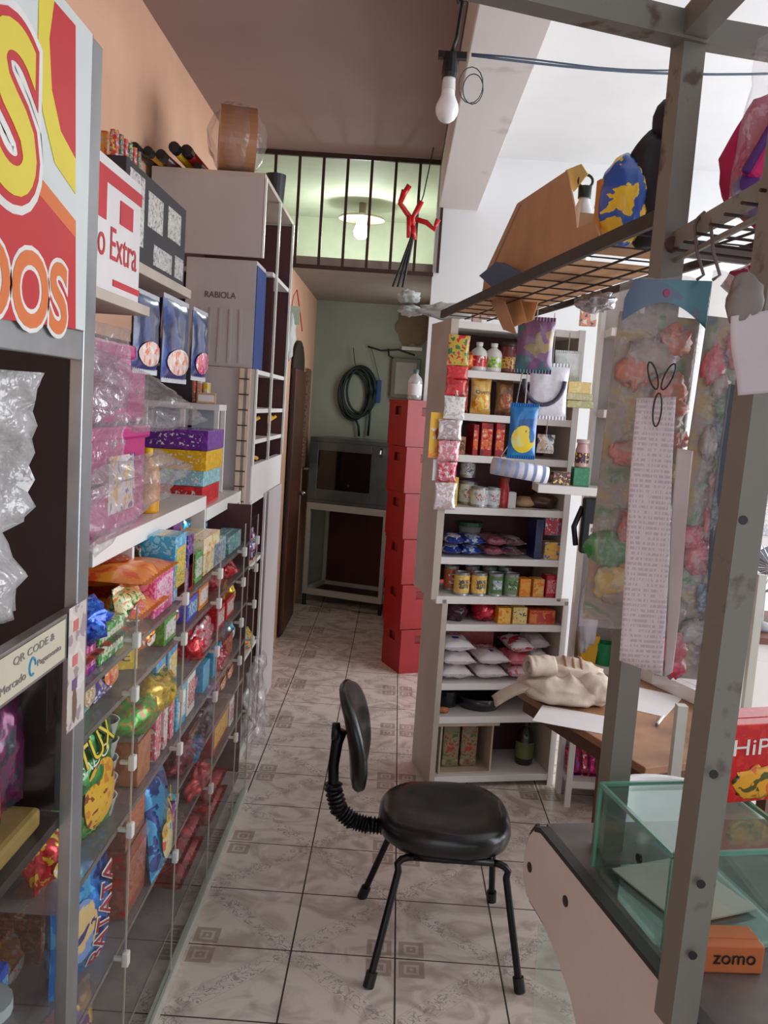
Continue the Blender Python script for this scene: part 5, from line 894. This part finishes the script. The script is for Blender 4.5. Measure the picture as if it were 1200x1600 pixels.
for k, (pts, lab) in enumerate(((((762, 462), (788, 470), (806, 522), (786, 515)), 'narrow cardboard flap hanging under the wire shelf, left'), (((776, 470), (812, 466), (822, 502), (800, 512)), 'cardboard flap hanging under the wire shelf, middle'), (((806, 470), (840, 472), (832, 500), (820, 505)), 'cardboard flap hanging under the wire shelf, right'))):
    solo(MB().prism([wp(a, b_, .05+.05*k) for a, b_ in pts], WFm.v, .003), 'cardboard_flap', CARD, lab, 'cardboard')
for k, (px, top) in enumerate(((750, 388), (763, 366), (776, 338), (790, 318))):
    u, z = WFm.hit(px, 430-6*k, .20); z1 = WFm.hit(px, top, .20)[1]; p_ = WFm.w(u, .20, WZ-.0139); t = thing('purple_top_packet', ['small pinkish packet with purple top, leftmost on the wire shelf', 'pinkish packet with purple top, second from left on the wire shelf', 'pinkish packet with purple top, third from left on the wire shelf', 'tallest pinkish packet with purple top beside the cardboard flap'][k], 'packet', p_, (0, 0, wa), 'purple-topped packets on the wire shelf')
    h = .11+.015*k; MB().box(-.016, .016, -.02, .02, 0, h*.72).build('packet_body', mat('pinkish_card', (206, 176, 164), .6), t); MB().lathe([(0, h*.72), (.017, h*.72), (.02, h), (.0, h*1.02)], 8).build('purple_top', mat('purple_foil', (92, 56, 116), .4), t)
p_ = WFm.w(WFm.hit(911, 330, .15)[0], .15, WZ+.0008); bottle('steel_bottle', 'white metal bottle with ring cap standing behind the cardboard box', 'bottle', p_, .032, .25, mat('white_metal_bottle', (220, 218, 222), .3, .3), DARK, mat('white_metal_bottle', (220, 218, 222)), neck=.5)
o = MB().tube([p_+Vector((.02*math.cos(a*math.pi/8), 0, .262+.018*math.sin(a*math.pi/8))) for a in range(17)], .004, 6).build('cap_ring', DARK, smooth=True); o.name = 'carry_ring'; tag(o, 'black carry ring on top of the white metal bottle', 'ring')
solo(MB().prism([wp(a, b_, .13) for a, b_ in ((883, 266), (908, 256), (918, 272), (896, 300))], WFm.v, .002), 'yellow_paper', mat('pale_yellow_paper', (238, 222, 140), .7), 'pale yellow paper sticking up beside the white metal bottle', 'paper')
t = thing('blue_yellow_bag', 'blue and yellow rounded bag standing near the metal rack', 'bag', WFm.w(WFm.hit(962, 380, .08)[0], .09, WZ+.0008), (0, 0, wa))
q = lump((0, 0, .105), .075, .065, .105, 6, .08, 1.5, 22, .97); q.build('bag_body', pk((40, 90, 180), (248, 206, 40), (240, 196, 50), 8), t, smooth=True)
MB().box(-.012, .012, -.066, -.058, .02, .15).build('front_pocket_trim', mat('orange_trim', (220, 140, 60), .5), t)
t = thing('black_backpack', 'black backpack on the wire shelf against the metal rack post', 'backpack', WFm.w(WFm.hit(1004, 370, .14)[0]+.0, .16, WZ+.0008), (0, 0, wa))
lump((0, 0, .135), .075, .075, .14, 8, .12, 1.5, 22, .95).build('bag_body', mat('black_nylon', (26, 22, 32), .6, bump=.2), t, smooth=True); lump((.02, 0, .285), .035, .03, .05, 3, .1, 1, 12).build('top_handle', mat('black_nylon', (26, 22, 32)), t, smooth=True)
for k, (px, py, sx, sz, lab) in enumerate(((690, 478, .13, .035, 'long white plastic bundle on top of the grocery shelf'), (638, 462, .05, .03, 'fanned end of the white bundle above the grocery shelf'), (640, 500, .055, .025, 'small crumpled white plastic pointing left above the grocery shelf'))):
    p_ = ony(px, py, 4.1+.02*k); p_.z = max(p_.z, 2.146+sz*.95); o = lump((0, 0, 0), sx, .06, sz, 20+k, .45, 2.6, 16).build('white_bundle', mat('white_plastic_bag', (210, 214, 210)), smooth=True); p_.z = 2.20+(.06 if k == 1 else 0)-(.0 if k != 2 else -.0); o.location = (p_.x+(.03 if k == 0 else 0), p_.y+.05, p_.z); tag(o, lab, 'plastic bundle')
o = lump((0, 0, 0), .05, .10, .025, 4, .5, 3, 16).build('foil_bag', mat('crumpled_foil', (200, 200, 206), .2, .7, bump=.6), smooth=True); p_ = wp(935, 425, .2); o.location = (p_.x, p_.y, WZ-.075); tag(o, 'silvery crumpled clear bag hanging under the wire shelf', 'bag')
o = MB().box(-.06, .06, -.2, .2, 0, .02).build('blue_pack', pk((50, 80, 150), (190, 150, 120), W_, 8)); p_ = WFm.w(.75, .22, WZ+.001); o.location = p_; o.rotation_euler = (0, 0, wa-R_(90)); tag(o, 'flat blue and tan pack lying on the wire shelf behind the box', 'packet')
# hanging goods near the grocery shelf
def hang(nm, lab, cat, a, b_, tp, bt, y, t_, m1, m2=None, ztop=WZ-.03, rz=0, **k):
    p0 = ony(a, bt, y); p1 = ony(b_, bt, y); z1 = ony((a+b_)/2, tp, y).z; z0 = ony((a+b_)/2, bt, y).z
    o = pouch(nm, lab, cat, ((p0.x+p1.x)/2, y, z0), (0, 0, rz), p1.x-p0.x, z1-z0, t_, m1, m2, **k); MB().tube([(0, 0, z1-z0), (0, .0, ztop-z0)], .0022, 5).build('hanging_string', mat('pale_string', (190, 186, 180), .6), o); return o
hang('toy_bag', 'clear bag of dark coloured toys hanging from the wire shelf', 'bag', 803, 862, 500, 578, 3.20, .05, pk((120, 80, 120), (70, 110, 120), (150, 130, 90), 10), None)
hang('headband_bag', 'white bag with grey headband arc hanging below the toys', 'bag', 822, 884, 572, 650, 3.30, .03, pk((240, 238, 244), (232, 230, 240)), None)
hb_ = [q for q in C.objects if q.name.startswith('headband_bag')][-1]
MB().tube([(-.02+.075*math.cos(a), -.020, .13+.09*math.sin(a)) for a in [math.pi*(1+k/12) for k in range(13)]], .008, 8).build('grey_headband', mat('slate_band', (76, 72, 96), .5), hb_, smooth=True)
hang('clear_pack', 'white and turquoise clear pack hanging right of the toys', 'packet', 864, 905, 552, 590, 4.0, .03, pk((226, 240, 240), (60, 200, 190), (244, 250, 250), 8), None)
hang('glove_pack', 'blue topped pack with yellow gloves picture hanging at the shelf edge', 'packet', 791, 836, 635, 712, 3.24, .03, pk((30, 120, 190), (40, 140, 200), (30, 90, 160), 6), pk((240, 210, 40), (226, 220, 120), (60, 120, 180), 8), blob=(0, .34, .42, .28), rz=R_(6), text=None)
t = thing('striped_roll', 'white and blue striped roll in plastic hanging sideways under the gloves pack', 'roll', ony(812, 735, 3.30), (0, 0, R_(4)))
MB().tube([(-.105, 0, .012), (.105, 0, -.012)], .032, 20).build('roll_body', mat('pale_roll', (226, 224, 236), .4), t, smooth=True)
for k in range(6): MB().tube([(-.09+.034*k, 0, .0105-.0039*k), (-.078+.034*k, 0, .009-.0039*k)], .0326, 20, False).build('blue_stripe', mat('soft_blue_stripe', (150, 170, 210), .4), t, smooth=True)
MB().tube([(-.09, 0, .02), (-.05, 0, .09), (0, 0, .56)], .002, 5).build('hanging_string', mat('pale_string', (190, 186, 180)), t)
hang('white_card', 'small white card pack with dark printed band hanging right of the gloves pack', 'card', 838, 865, 683, 704, 3.99, .02, pk((240, 236, 236), (220, 190, 150), (120, 120, 130), 16), None)
# ------------------------------------------------------------------ counter, glass tank and metal rack at the right
t = thing('side_counter', 'white panel counter with black edging in the near right corner', 'counter', (0, 0, 0))
pa, pb = Vector((.327, 1.665, 0)), Vector((.459, 1.114, 0)); pd = (pb-pa).normalized(); pn = Vector((-pd.y, pd.x, 0))
if pn.x < 0: pn = -pn
def PP(s_, z): p = pa+pd*s_; return Vector((p.x, p.y, z))
out = [PP(-.01, .938), PP(-.035, .91), PP(-.05, .87), PP(-.05, .82), PP(-.02, .79), (PP(.06, .785)), PP(.13, .765), PP(.20, .73), PP(.30, .64), PP(.38, .52), PP(.42, .36), PP(.43, 0), PP(.95, 0), PP(.95, .95), PP(.02, .95)]
MB().prism(out, pn, .018).build('side_panel', mat('cream_white_panel', (222, 212, 206), .45, var=.04), t)
ed = MB(); loop = [p+pn*.009 for p in out]
for a, b_ in zip(loop[-2:-1]+[loop[-1]], [loop[-1], loop[0]]): ed.bar(a, b_, .022, .010)
for a, b_ in zip(loop[:11], loop[1:12]): ed.bar(a, b_, .022, .006, pn)
ed.build('black_edging', mat('black_rubber_edge', (48, 44, 44), .5), t)
for px, py in ((828, 1355), (884, 1408)):
    d = ray(px, py); k = (pa-O).dot(pn)/d.dot(pn); q = O+d*k; MB().lathe([(0, -.003), (.010, -.002), (.010, .003), (0, .003)], 14).build('bolt_cap', mat('black_rubber_edge', (48, 44, 44)), t).matrix_local = Matrix.Translation(q) @ pn.to_track_quat('Z', 'Y').to_matrix().to_4x4()
MB().prism([Vector((.348, 1.68, .918)), Vector((.482, 1.10, .918)), Vector((.60, .80, .918)), Vector((1.3, .9, .918)), Vector((1.2, 1.85, .918))], (0, 0, 1), .03).build('counter_top', mat('mottled_dark_top', (112, 100, 92), .5, scale=8, col2=(62, 56, 60)), t)
for p_ in ((.60, 1.72), (1.12, 1.78), (1.2, 1.0)): MB().bar((p_[0], p_[1], 0), (p_[0], p_[1], .918), .035, .035).build('leg', STEEL, t)
a = ony(842, 1445, 1.9)
# leaning glass sheet
zt = a.z; gp = MB().prism([Vector((a.x, a.y, zt)), Vector((a.x-.01, a.y-.12, .0)), Vector((a.x+.20, a.y-.06, 0)), Vector((a.x+.21, a.y+.06, zt))], (0, 1, 0), .005)
solo(gp, 'glass_sheet', clear('pale_green_sheet', (.90, .95, .92), .06, .12, .1), 'pale glass sheet leaning on the floor behind the white panel', 'glass')
# tank
TF = Frame(.457, 1.269, 12.5); tl, tw_, tz0, tz1 = .235, .25, .9485, 1.11
t = thing('glass_tank', 'small open green-edged glass tank on the counter beside the rack post', 'tank', TF.w(0, 0, 0), (0, 0, TF.a)); g_ = .006
m_ = [('front', (0, tl, 0, g_)), ('back', (0, tl, tw_-g_, tw_)), ('left', (0, g_, g_, tw_-g_)), ('right', (tl-g_, tl, g_, tw_-g_))]
for nm, (x0, x1, y0, y1) in m_: MB().box(x0, x1, y0, y1, tz0+.006, tz1-.006).build('glass_wall', GREENGL, t)
MB().box(0, tl, 0, tw_, tz0, tz0+.006).build('glass_base', GREENGL, t); MB().box(0, tl, 0, tw_, tz1-.006, tz1).build('glass_cover', GREENGL, t)
for (x0, y0), (x1, y1) in (((0, 0), (tl, 0)), ((0, tw_), (tl, tw_)), ((0, 0), (0, tw_)), ((tl, 0), (tl, tw_))):
    MB().bar((x0, y0, tz1-.001), (x1, y1, tz1-.001), .006, .007).build('glass_edge', GEDGE, t)
for x, y in ((0, 0), (0, tw_), (tl, 0), (tl, tw_)): MB().bar((x, y, tz0+.006), (x, y, tz1-.006), .006, .006).build('glass_edge', GEDGE, t)
MB().lathe([(0, -.002), (.008, -.002), (.008, .002), (0, .002)], 12).build('black_plug', BLACKP, t).matrix_local = Matrix.Translation((.002, .10, 1.05)) @ Matrix.Rotation(R_(90), 4, 'Y')
t = carton('orange_box', 'orange cardboard box with black lettering on the counter before the glass tank', 'box', onz(1143, 1523, .9485)+Vector((.0, .03, 0)), R_(4), .092, .055, .044, mat('orange_card', (200, 110, 60), .6), None, 'zomo', mat('black_ink', (24, 20, 20), .6))
o = MB().box(-.08, .08, -.09, .09, 0, .003).build('pink_paper', mat('pale_pink_paper', (220, 200, 196), .7)); o.location = TF.w(.125, .16, tz0+.0068); o.rotation_euler = (0, 0, TF.a+.2); tag(o, 'pale pink paper lying inside the glass tank', 'paper')
t = carton('red_box', 'red box with white letters and flame picture standing on the tank cover', 'box', TF.w(.255, .20, tz1+.003), TF.a+R_(6), .15, .08, .14, pk((206, 30, 34), (220, 50, 40)), None)
txt('HiP', .075, .028, TXW, t, (-.035, -.0415, .10)); lump((-.01, -.041, .035), .055, .002, .03, 5, .4, 3, 10).build('flame_picture', pk((240, 170, 50), (230, 110, 40), (90, 90, 40), 16), t, smooth=True)
# rack
t = thing('metal_rack', 'worn grey angle iron rack standing on the near right counter', 'rack', (0, 0, 0))
A0 = ony(966, 1150, 1.6); B0 = ony(1110, 1150, 1.12); B0.x -= .004; BT = Vector((B0.x+.042, B0.y+.045, 0)); rk = R_(15)
def post(p, z0, z1, w_, nm='post', lx=0, ly=0):
    u_ = Vector((math.cos(rk), math.sin(rk), 0)); v_ = Vector((-math.sin(rk), math.cos(rk), 0)); m_ = MB(); c_ = Vector((p.x, p.y, 0)); h = w_/2
    for a, b_, c2, d2 in ((-h, h, -h, -h+.004), (-h, -h+.004, -h+.004, h)):
        m_.add([c_+u_*x+v_*y+Vector((lx*(z-z0), ly*(z-z0), z)) for z in (z0, z1) for y in (c2, d2) for x in (a, b_)], [(0, 2, 3, 1), (4, 5, 7, 6), (0, 1, 5, 4), (2, 6, 7, 3), (0, 4, 6, 2), (1, 3, 7, 5)])
    return m_.build(nm, STEEL, t)
post(A0, .949, 2.40, .042); post(B0, .949, 2.45, .040, lx=.028, ly=.03)
for z in (1.06, 1.16, 1.31, 1.64): 
    MB().lathe([(0, 0), (.006, 0), (.006, .0015), (0, .0015)], 10).build('slot_hole', DARK, t).matrix_local = Matrix.Translation((B0.x+.004, B0.y-.0245, z)) @ Matrix.Rotation(R_(90), 4, 'X')
RU = Vector((math.cos(rk), math.sin(rk), 0)); AZ = 2.42
e = onz(815, -12, AZ); MB().bar((A0.x+.02, A0.y, AZ-.005), (e.x-.3, e.y-.12, AZ-.005), .045, .045).build('top_beam', STEEL, t)
MB().bar((A0.x, A0.y, AZ), (BT.x, BT.y, AZ), .045, .045).build('top_beam', STEEL, t)
MB().bar((A0.x, A0.y+.0, AZ-.002), (A0.x+.6, A0.y+.14, AZ-.002), .040, .040).build('top_beam', STEEL, t)
MB().bar((A0.x+.005, A0.y, 2.068), (B0.x+.035, B0.y+.03, 2.068), .010, .028).build('shelf_rail', STEEL, t); MB().bar((A0.x+.01, A0.y, 2.035), (B0.x+.035, B0.y+.03, 2.035), .006, .008).build('shelf_rail', STEEL, t)
MB().bar((A0.x, A0.y, 2.06), (A0.x+.5, A0.y+.13, 2.06), .010, .028).build('shelf_rail', STEEL, t); MB().bar((B0.x, B0.y, 2.06), (B0.x+.5, B0.y+.13, 2.06), .010, .028).build('shelf_rail', STEEL, t)
for k in range(7): a = Vector((A0.x, A0.y, 2.05)).lerp(Vector((B0.x, B0.y, 2.05)), (k+.5)/7); MB().tube([a, a+RU*.5], .0025, 5).build('shelf_wire', RUSTY, t)
MB().lathe([(0, 0), (.014, 0), (.012, .012), (0, .012)], 12).build('rust_knob', mat('rust', (80, 54, 44), .7), t).matrix_local = Matrix.Translation((A0.x+.0, A0.y-.022, 2.06)) @ Matrix.Rotation(R_(90), 4, 'X')
# magenta bag on the rack
t = thing('magenta_bag', 'magenta and purple bag in clear plastic on top of the metal rack shelf', 'bag', (.655, 1.60, 2.08), (0, 0, rk))
lump((0.02, 0, .13), .15, .10, .135, 12, .12, 1.6, 24, .94).build('bag_body', mat('magenta_fabric', (206, 30, 110), .6, scale=12, col2=(170, 16, 70)), t, smooth=True)
m_ = MB(); m_.bar((-.13, -.085, .06), (.03, -.075, .36), .07, .03, (0, 1, 0)); m_.build('shoulder_strap', mat('hot_pink_fabric', (214, 30, 110), .7), t, bevel=.008)
for dx in (-.038, .038): MB().tube([(-.13+dx, -.102, .06-dx*.4), (.03+dx, -.092, .36-dx*.4)], .007, 6).build('purple_piping', mat('purple_fabric', (90, 40, 130), .6), t, smooth=True)
lump((-.12, -.075, .055), .045, .03, .04, 2, .2, 2, 12).build('purple_pad', mat('purple_fabric', (90, 40, 130)), t, smooth=True)
sheetbag('plastic_bag', 'clear plastic hanging over the magenta bag on the rack', [(.52, 1.47, 2.36), (.72, 1.46, 2.44), (.70, 1.45, 2.08), (.50, 1.48, 2.09)], BAGT, wav=.03, sd=41)
o = lump((0, 0, 0), .12, .09, .05, 13, .3, 2, 16).build('pink_wrap', pk((190, 60, 100), (230, 190, 200), (120, 30, 50), 12, foil=1), smooth=True); o.location = (.66, 1.52, 1.99); tag(o, 'crumpled pink and silver packet hanging under the rack shelf', 'packet')
# hooks and hanging toy bags
HK = mat('steel_hook', (110, 100, 100), .4, .6)
HB = []
def at(px, py, y): return ony(px, py, y)
for k, (px, y, lab) in enumerate(((1090, 1.45, 'long wire hook on the rack rail holding the teal toy pack'), (1115, 1.40, 'curved wire hook right of the first on the rack rail'))):
    p_ = at(px, 425, y); solo(MB().tube([p_+Vector((0, 0, -.012)), p_+Vector((.010, 0, -.004)), p_+Vector((-.004, 0, .03)), p_+Vector((-.012, 0, .07)), p_+Vector((-.008, 0, 2.078-p_.z)), p_+Vector((.004, .01, 2.09-p_.z))], .0028, 6), 'wire_hook', HK, lab, 'hook', smooth=True)
TOY = pk((158, 148, 140), (176, 120, 112), (120, 134, 140), 7); TOY2 = pk((190, 84, 92), (90, 130, 90), (200, 170, 90), 11)
def multi(key, cols, sc):
    mt, nt, b = base(key, .45); L = nt.links.new; tc = N(nt, 'ShaderNodeTexCoord'); nz = N(nt, 'ShaderNodeTexNoise'); nz.inputs['Scale'].default_value = sc; nz.inputs['Detail'].default_value = 3; nz.inputs['Distortion'].default_value = .6
    L(tc.outputs['Object'], nz.inputs['Vector']); cr = N(nt, 'ShaderNodeValToRGB'); e = cr.color_ramp.elements
    for i, c in enumerate(cols):
        p = .28+.44*i/(len(cols)-1); k = e[i] if i < 2 else e.new(p); k.position = p; k.color = lin(c)
    L(nz.outputs['Fac'], cr.inputs[0]); L(cr.outputs[0], b.inputs['Base Color']); return mt
TOYC = multi('toy_print', [(70, 96, 120), (96, 130, 90), (158, 146, 138), (150, 138, 134), (170, 150, 90), (176, 110, 84), (186, 70, 90)], 15)
def toybag(a, b_, tp, bt, y, lab, sd_, hd, lean=0):
    p0, p1 = at(a, (tp+bt)/2, y), at(b_, (tp+bt)/2, y); z1, z0 = at((a+b_)/2, tp, y).z, at((a+b_)/2, bt, y).z; w_, h = (p1.x-p0.x), z1-z0
    t = thing('toy_pack', lab, 'toy pack', ((p0.x+p1.x)/2, y, z0), (0, R_(lean), R_(4)))
    r_ = random.Random(sd_)
    for k in range(18):
        cc = [(196, 60, 84), (70, 140, 80), (206, 170, 60), (70, 110, 150), (200, 100, 70), (160, 140, 134)][r_.randrange(6)]
        lump(((r_.random()-.5)*w_*.62, -.003, h*(.05+.046*k)), w_*(.14+.14*r_.random()), .007, h*(.025+.025*r_.random()), sd_+k, .5, 3, 10).build('toy_piece', pk(cc, tuple(int((v+150)/2) for v in cc), None, 18), t, smooth=True)
    mb, T = pouch_body(w_, h, .034, sd_, .25); mb.build('clear_sleeve', clear('dull_toy_sleeve', (.95, .93, .92), .05, .12, .22, 1, .22), t, smooth=True)
    MB().box(-w_*.46, w_*.46, .004, .006, .02*h, .9*h).build('backing_card', TOYC, t)
    if hd:
        m_ = MB(); arc = [(-w_*.47+w_*.94*i/12, h*(.87-.05*math.sin(math.pi*i/12)*-1.2)) for i in range(13)]
        m_.prism([Vector((x, -.021, z)) for x, z in arc]+[Vector((w_*.47, -.021, h*1.0)), Vector((-w_*.38, -.021, h*.985)), Vector((-w_*.47, -.021, h*.93))], (0, 1, 0), .002); m_.build('header_card', pk((44, 110, 130), (50, 120, 140), (70, 90, 120), 5), t)
        lump((-w_*.02, -.022, h*.955), .006, .002, .006, 2, .1, 1, 8).build('pink_dot', mat('dusty_pink', (170, 80, 120), .6), t)
    return t
toybag(928, 1068, 432, 985, 1.46, 'long clear toy pack with teal header hanging on the rack, left', 50, True, 1.5)
toybag(1050, 1140, 425, 1075, 1.40, 'long clear toy pack with dull backing hanging on the rack, right', 70, False, 2.5)
o = MB(); p_ = [at(x, y, 1.385) for x, y in ((1140, 600), (1190, 612), (1150, 1000), (1098, 1060), (1112, 800))]; solo(o.prism(p_, (0, 1, 0), .004), 'dark_card', mat('dark_navy_card', (44, 38, 56), .4, scale=6, col2=(34, 48, 56)), 'dark navy backing sheet hanging behind the right toy pack', 'card')
LST = bpy.data.materials.new('price_list_paper'); LST.use_nodes = True; nt = LST.node_tree; b = nt.nodes['Principled BSDF']; b.inputs['Roughness'].default_value = .7
tc = N(nt, 'ShaderNodeTexCoord'); mp = N(nt, 'ShaderNodeMapping'); mp.inputs['Scale'].default_value = (420, 1, 60); nz = N(nt, 'ShaderNodeTexNoise'); nz.inputs['Scale'].default_value = 1; nz.inputs['Detail'].default_value = 1; nt.links.new(tc.outputs['Object'], mp.inputs[0]); nt.links.new(mp.outputs[0], nz.inputs['Vector'])
sx = N(nt, 'ShaderNodeSeparateXYZ'); nt.links.new(tc.outputs['Object'], sx.inputs[0]); w1 = N(nt, 'ShaderNodeMath', operation='MULTIPLY'); w1.inputs[1].default_value = 130; nt.links.new(sx.outputs[2], w1.inputs[0]); w2 = N(nt, 'ShaderNodeMath', operation='FRACT'); nt.links.new(w1.outputs[0], w2.inputs[0])
w3 = N(nt, 'ShaderNodeMath', operation='GREATER_THAN'); w3.inputs[1].default_value = .45; nt.links.new(w2.outputs[0], w3.inputs[0]); w4 = N(nt, 'ShaderNodeMath', operation='MULTIPLY'); nt.links.new(nz.outputs['Fac'], w4.inputs[0]); nt.links.new(w3.outputs[0], w4.inputs[1])
br = N(nt, 'ShaderNodeTexBrick'); br.inputs['Scale'].default_value = 1; br.inputs['Mortar Size'].default_value = .0; mp2 = N(nt, 'ShaderNodeMapping'); mp2.inputs['Rotation'].default_value = (R_(90), 0, 0); cr = N(nt, 'ShaderNodeValToRGB'); e = cr.color_ramp.elements; e[0].position = .46; e[1].position = .50; e[0].color = lin((212, 198, 200)); e[1].color = lin((186, 172, 180)); nt.nodes.remove(br); nt.nodes.remove(mp2)
nt.links.new(w4.outputs[0], cr.inputs[0]); nt.links.new(cr.outputs[0], b.inputs['Base Color'])
def paper(pts, y, lab, mt, nm='paper_list'):
    P4 = [at(x, q, y) for x, q in pts]; mb = MB(); mb.sheet(lambda i, j: P4[0].lerp(P4[1], i).lerp(P4[3].lerp(P4[2], i), j)+Vector((0, .006*math.sin(j*5+i), 0)), 8, 20); o = mb.build(nm, mt, smooth=True, solid=.0006); return tag(o, lab, 'paper')
paper([(995, 622), (1058, 620), (1034, 1056), (966, 1030)], 1.30, 'long printed price list hanging over the left toy pack', LST)
paper([(1058, 700), (1085, 705), (1050, 1050), (1036, 1056)], 1.31, 'narrow second sheet hanging behind the printed price list', mat('shaded_paper', (196, 180, 178), .7))
paper([(1142, 494), (1215, 482), (1218, 612), (1150, 618)], 1.05, 'blank white paper with faint marks hanging by the near rack post', mat('off_white_paper', (206, 196, 200), .7))
o = lump((0, 0, 0), .022, .012, .028, 4, .3, 2, 10).build('grey_cloth', mat('dull_grey_cloth', (130, 122, 118), .8), smooth=True); o.location = at(1165, 468, 1.06); tag(o, 'small grey crumpled pack above the blank paper', 'packet')
m_ = MB(); c_ = at(1030, 612, 1.285)
for cx_, cz_, a_, rx_, rz_ in ((-.011, .022, .35, .006, .020), (.011, .022, -.35, .006, .020), (0, -.026, 0, .006, .024)):
    m_.tube([c_+Vector((cx_+rx_*math.cos(q*math.pi/9)*math.cos(a_)-rz_*math.sin(q*math.pi/9)*math.sin(-a_)*-1, 0, cz_+rz_*math.sin(q*math.pi/9)*math.cos(a_)+rx_*math.cos(q*math.pi/9)*math.sin(a_))) for q in range(19)], .0013, 5)
solo(m_, 'binder_clip', DARK, 'black wire loops clipped at the top of the price list', 'clip', smooth=True)
# ------------------------------------------------------------------ red gloves on sticks, far right counter with fan
t = thing('red_hooks', 'bright red plastic hooks on dark rods hanging before the iron bars', 'hooks', ony(655, 330, 5.6))
for pts in (((-.10, .12), (-.12, .04), (-.06, -.03), (-.03, -.09)), ((-.07, .15), (-.10, .10), (-.12, .05)), ((.01, .06), (-.03, -.03), (-.05, -.12)), ((.12, -.04), (.10, -.10), (.05, -.06), (-.03, -.04)), ((-.03, -.09), (-.02, -.17)), ((-.06, -.03), (-.05, -.16))):
    MB().tube([(x, .01*k, z) for k, (x, z) in enumerate(pts)], .017, 8).build('red_hook', mat('glossy_red', (210, 30, 34), .25, coat=.5), t, smooth=True)
for dx in (-.11, -.08, -.05): MB().tube([(-.02+dx*.1, .0, -.14), (dx-.02, .02, -.46)], .009, 6).build('dark_rod', DARK, t)
MB().tube([(.06, 0, .38), (.02, 0, .1), (-.02, 0, -.05)], .004, 5).build('thin_cord', INK, t)
t = thing('white_counter', 'white cupboard counter in the right background behind the rack', 'cupboard', (1.75, 3.65, 0))
MB().box(-.45, .45, -.25, .25, 0, .93).build('cupboard_body', WHITE, t, bevel=.004); MB().box(-.47, .47, -.27, .27, .93, .955).build('worktop', mat('reddish_brown_edge', (120, 74, 58), .5), t); MB().box(-.42, -.02, -.256, -.25, .1, .86).build('cupboard_door', WHITE, t, bevel=.002); MB().box(.02, .42, -.256, -.25, .1, .86).build('cupboard_door', WHITE, t, bevel=.002)
t = thing('desk_fan', 'chrome caged desk fan on the white counter at the right edge', 'fan', (1.52, 3.55, .956))
MB().lathe([(0, 0), (.07, 0), (.07, .015), (.015, .03), (.012, .16), (0, .16)], 20).build('fan_base', mat('grey_fan_plastic', (150, 150, 156), .4), t, smooth=True)
for k in range(14): a = k*math.pi/14; MB().tube([(.10*math.cos(a)*math.cos(b2), -.035*math.sin(b2)-.03, .26+.10*math.sin(a)*math.cos(b2)) for b2 in [q*math.pi/10 for q in range(11)]], .0016, 4).build('cage_wire', CHROME, t)
MB().tube([(.10*math.cos(q*math.pi/12), -.03, .26+.10*math.sin(q*math.pi/12)) for q in range(25)], .005, 6).build('cage_rim', CHROME, t, smooth=True); MB().lathe([(0, -.03), (.035, -.02), (.035, .05), (0, .07)], 16).build('motor_hub', mat('grey_fan_plastic', (150, 150, 156)), t, smooth=True).matrix_local = Matrix.Translation((0, .0, .26)) @ Matrix.Rotation(R_(-90), 4, 'X')
for k in range(3):
    a = k*2*math.pi/3; MB().prism([(.02*math.cos(a), -.03, .26+.02*math.sin(a)), (.085*math.cos(a-.4), -.03, .26+.085*math.sin(a-.4)), (.085*math.cos(a+.4), -.04, .26+.085*math.sin(a+.4))], (0, 1, 0), .003).build('fan_blade', mat('smoke_blade', (120, 124, 136), .3), t)
o = MB().lathe([(0, 0), (.07, 0), (.09, .03), (.085, .03), (.066, .005), (0, .005)], 24).build('red_tray', mat('bright_red_plastic', (206, 30, 36), .3)); o.location = (1.40, 3.50, .956); tag(o, 'red round tray on the white counter behind the near post', 'tray')
o = MB().box(1.30, 2.2, 3.50, 3.88, 1.30, 1.33).build('wall_board', WHITE); MB().box(1.32, 1.34, 3.55, 3.85, .956, 1.30).build('board_leg', WHITE, o); MB().box(2.16, 2.18, 3.55, 3.85, .956, 1.30).build('board_leg', WHITE, o); tag(o, 'white shelf board above the counter in the right background', 'shelf')
for k, (x, cc) in enumerate(((1.40, (230, 170, 80)), (1.50, (200, 200, 206)), (1.60, (150, 60, 60)), (1.71, (90, 110, 160)))): carton('shelf_carton', ['yellow carton on the white board in the right background', 'grey white carton on the white board in the right background', 'dark red carton on the white board in the right background', 'dull blue carton on the white board in the right background'][k], 'box', (x, 3.66, 1.3306), 0, .085, .10, .13+.03*(k % 2), pk(cc, tuple(min(255, v+20) for v in cc)), pk(W_, cc, None, 30))
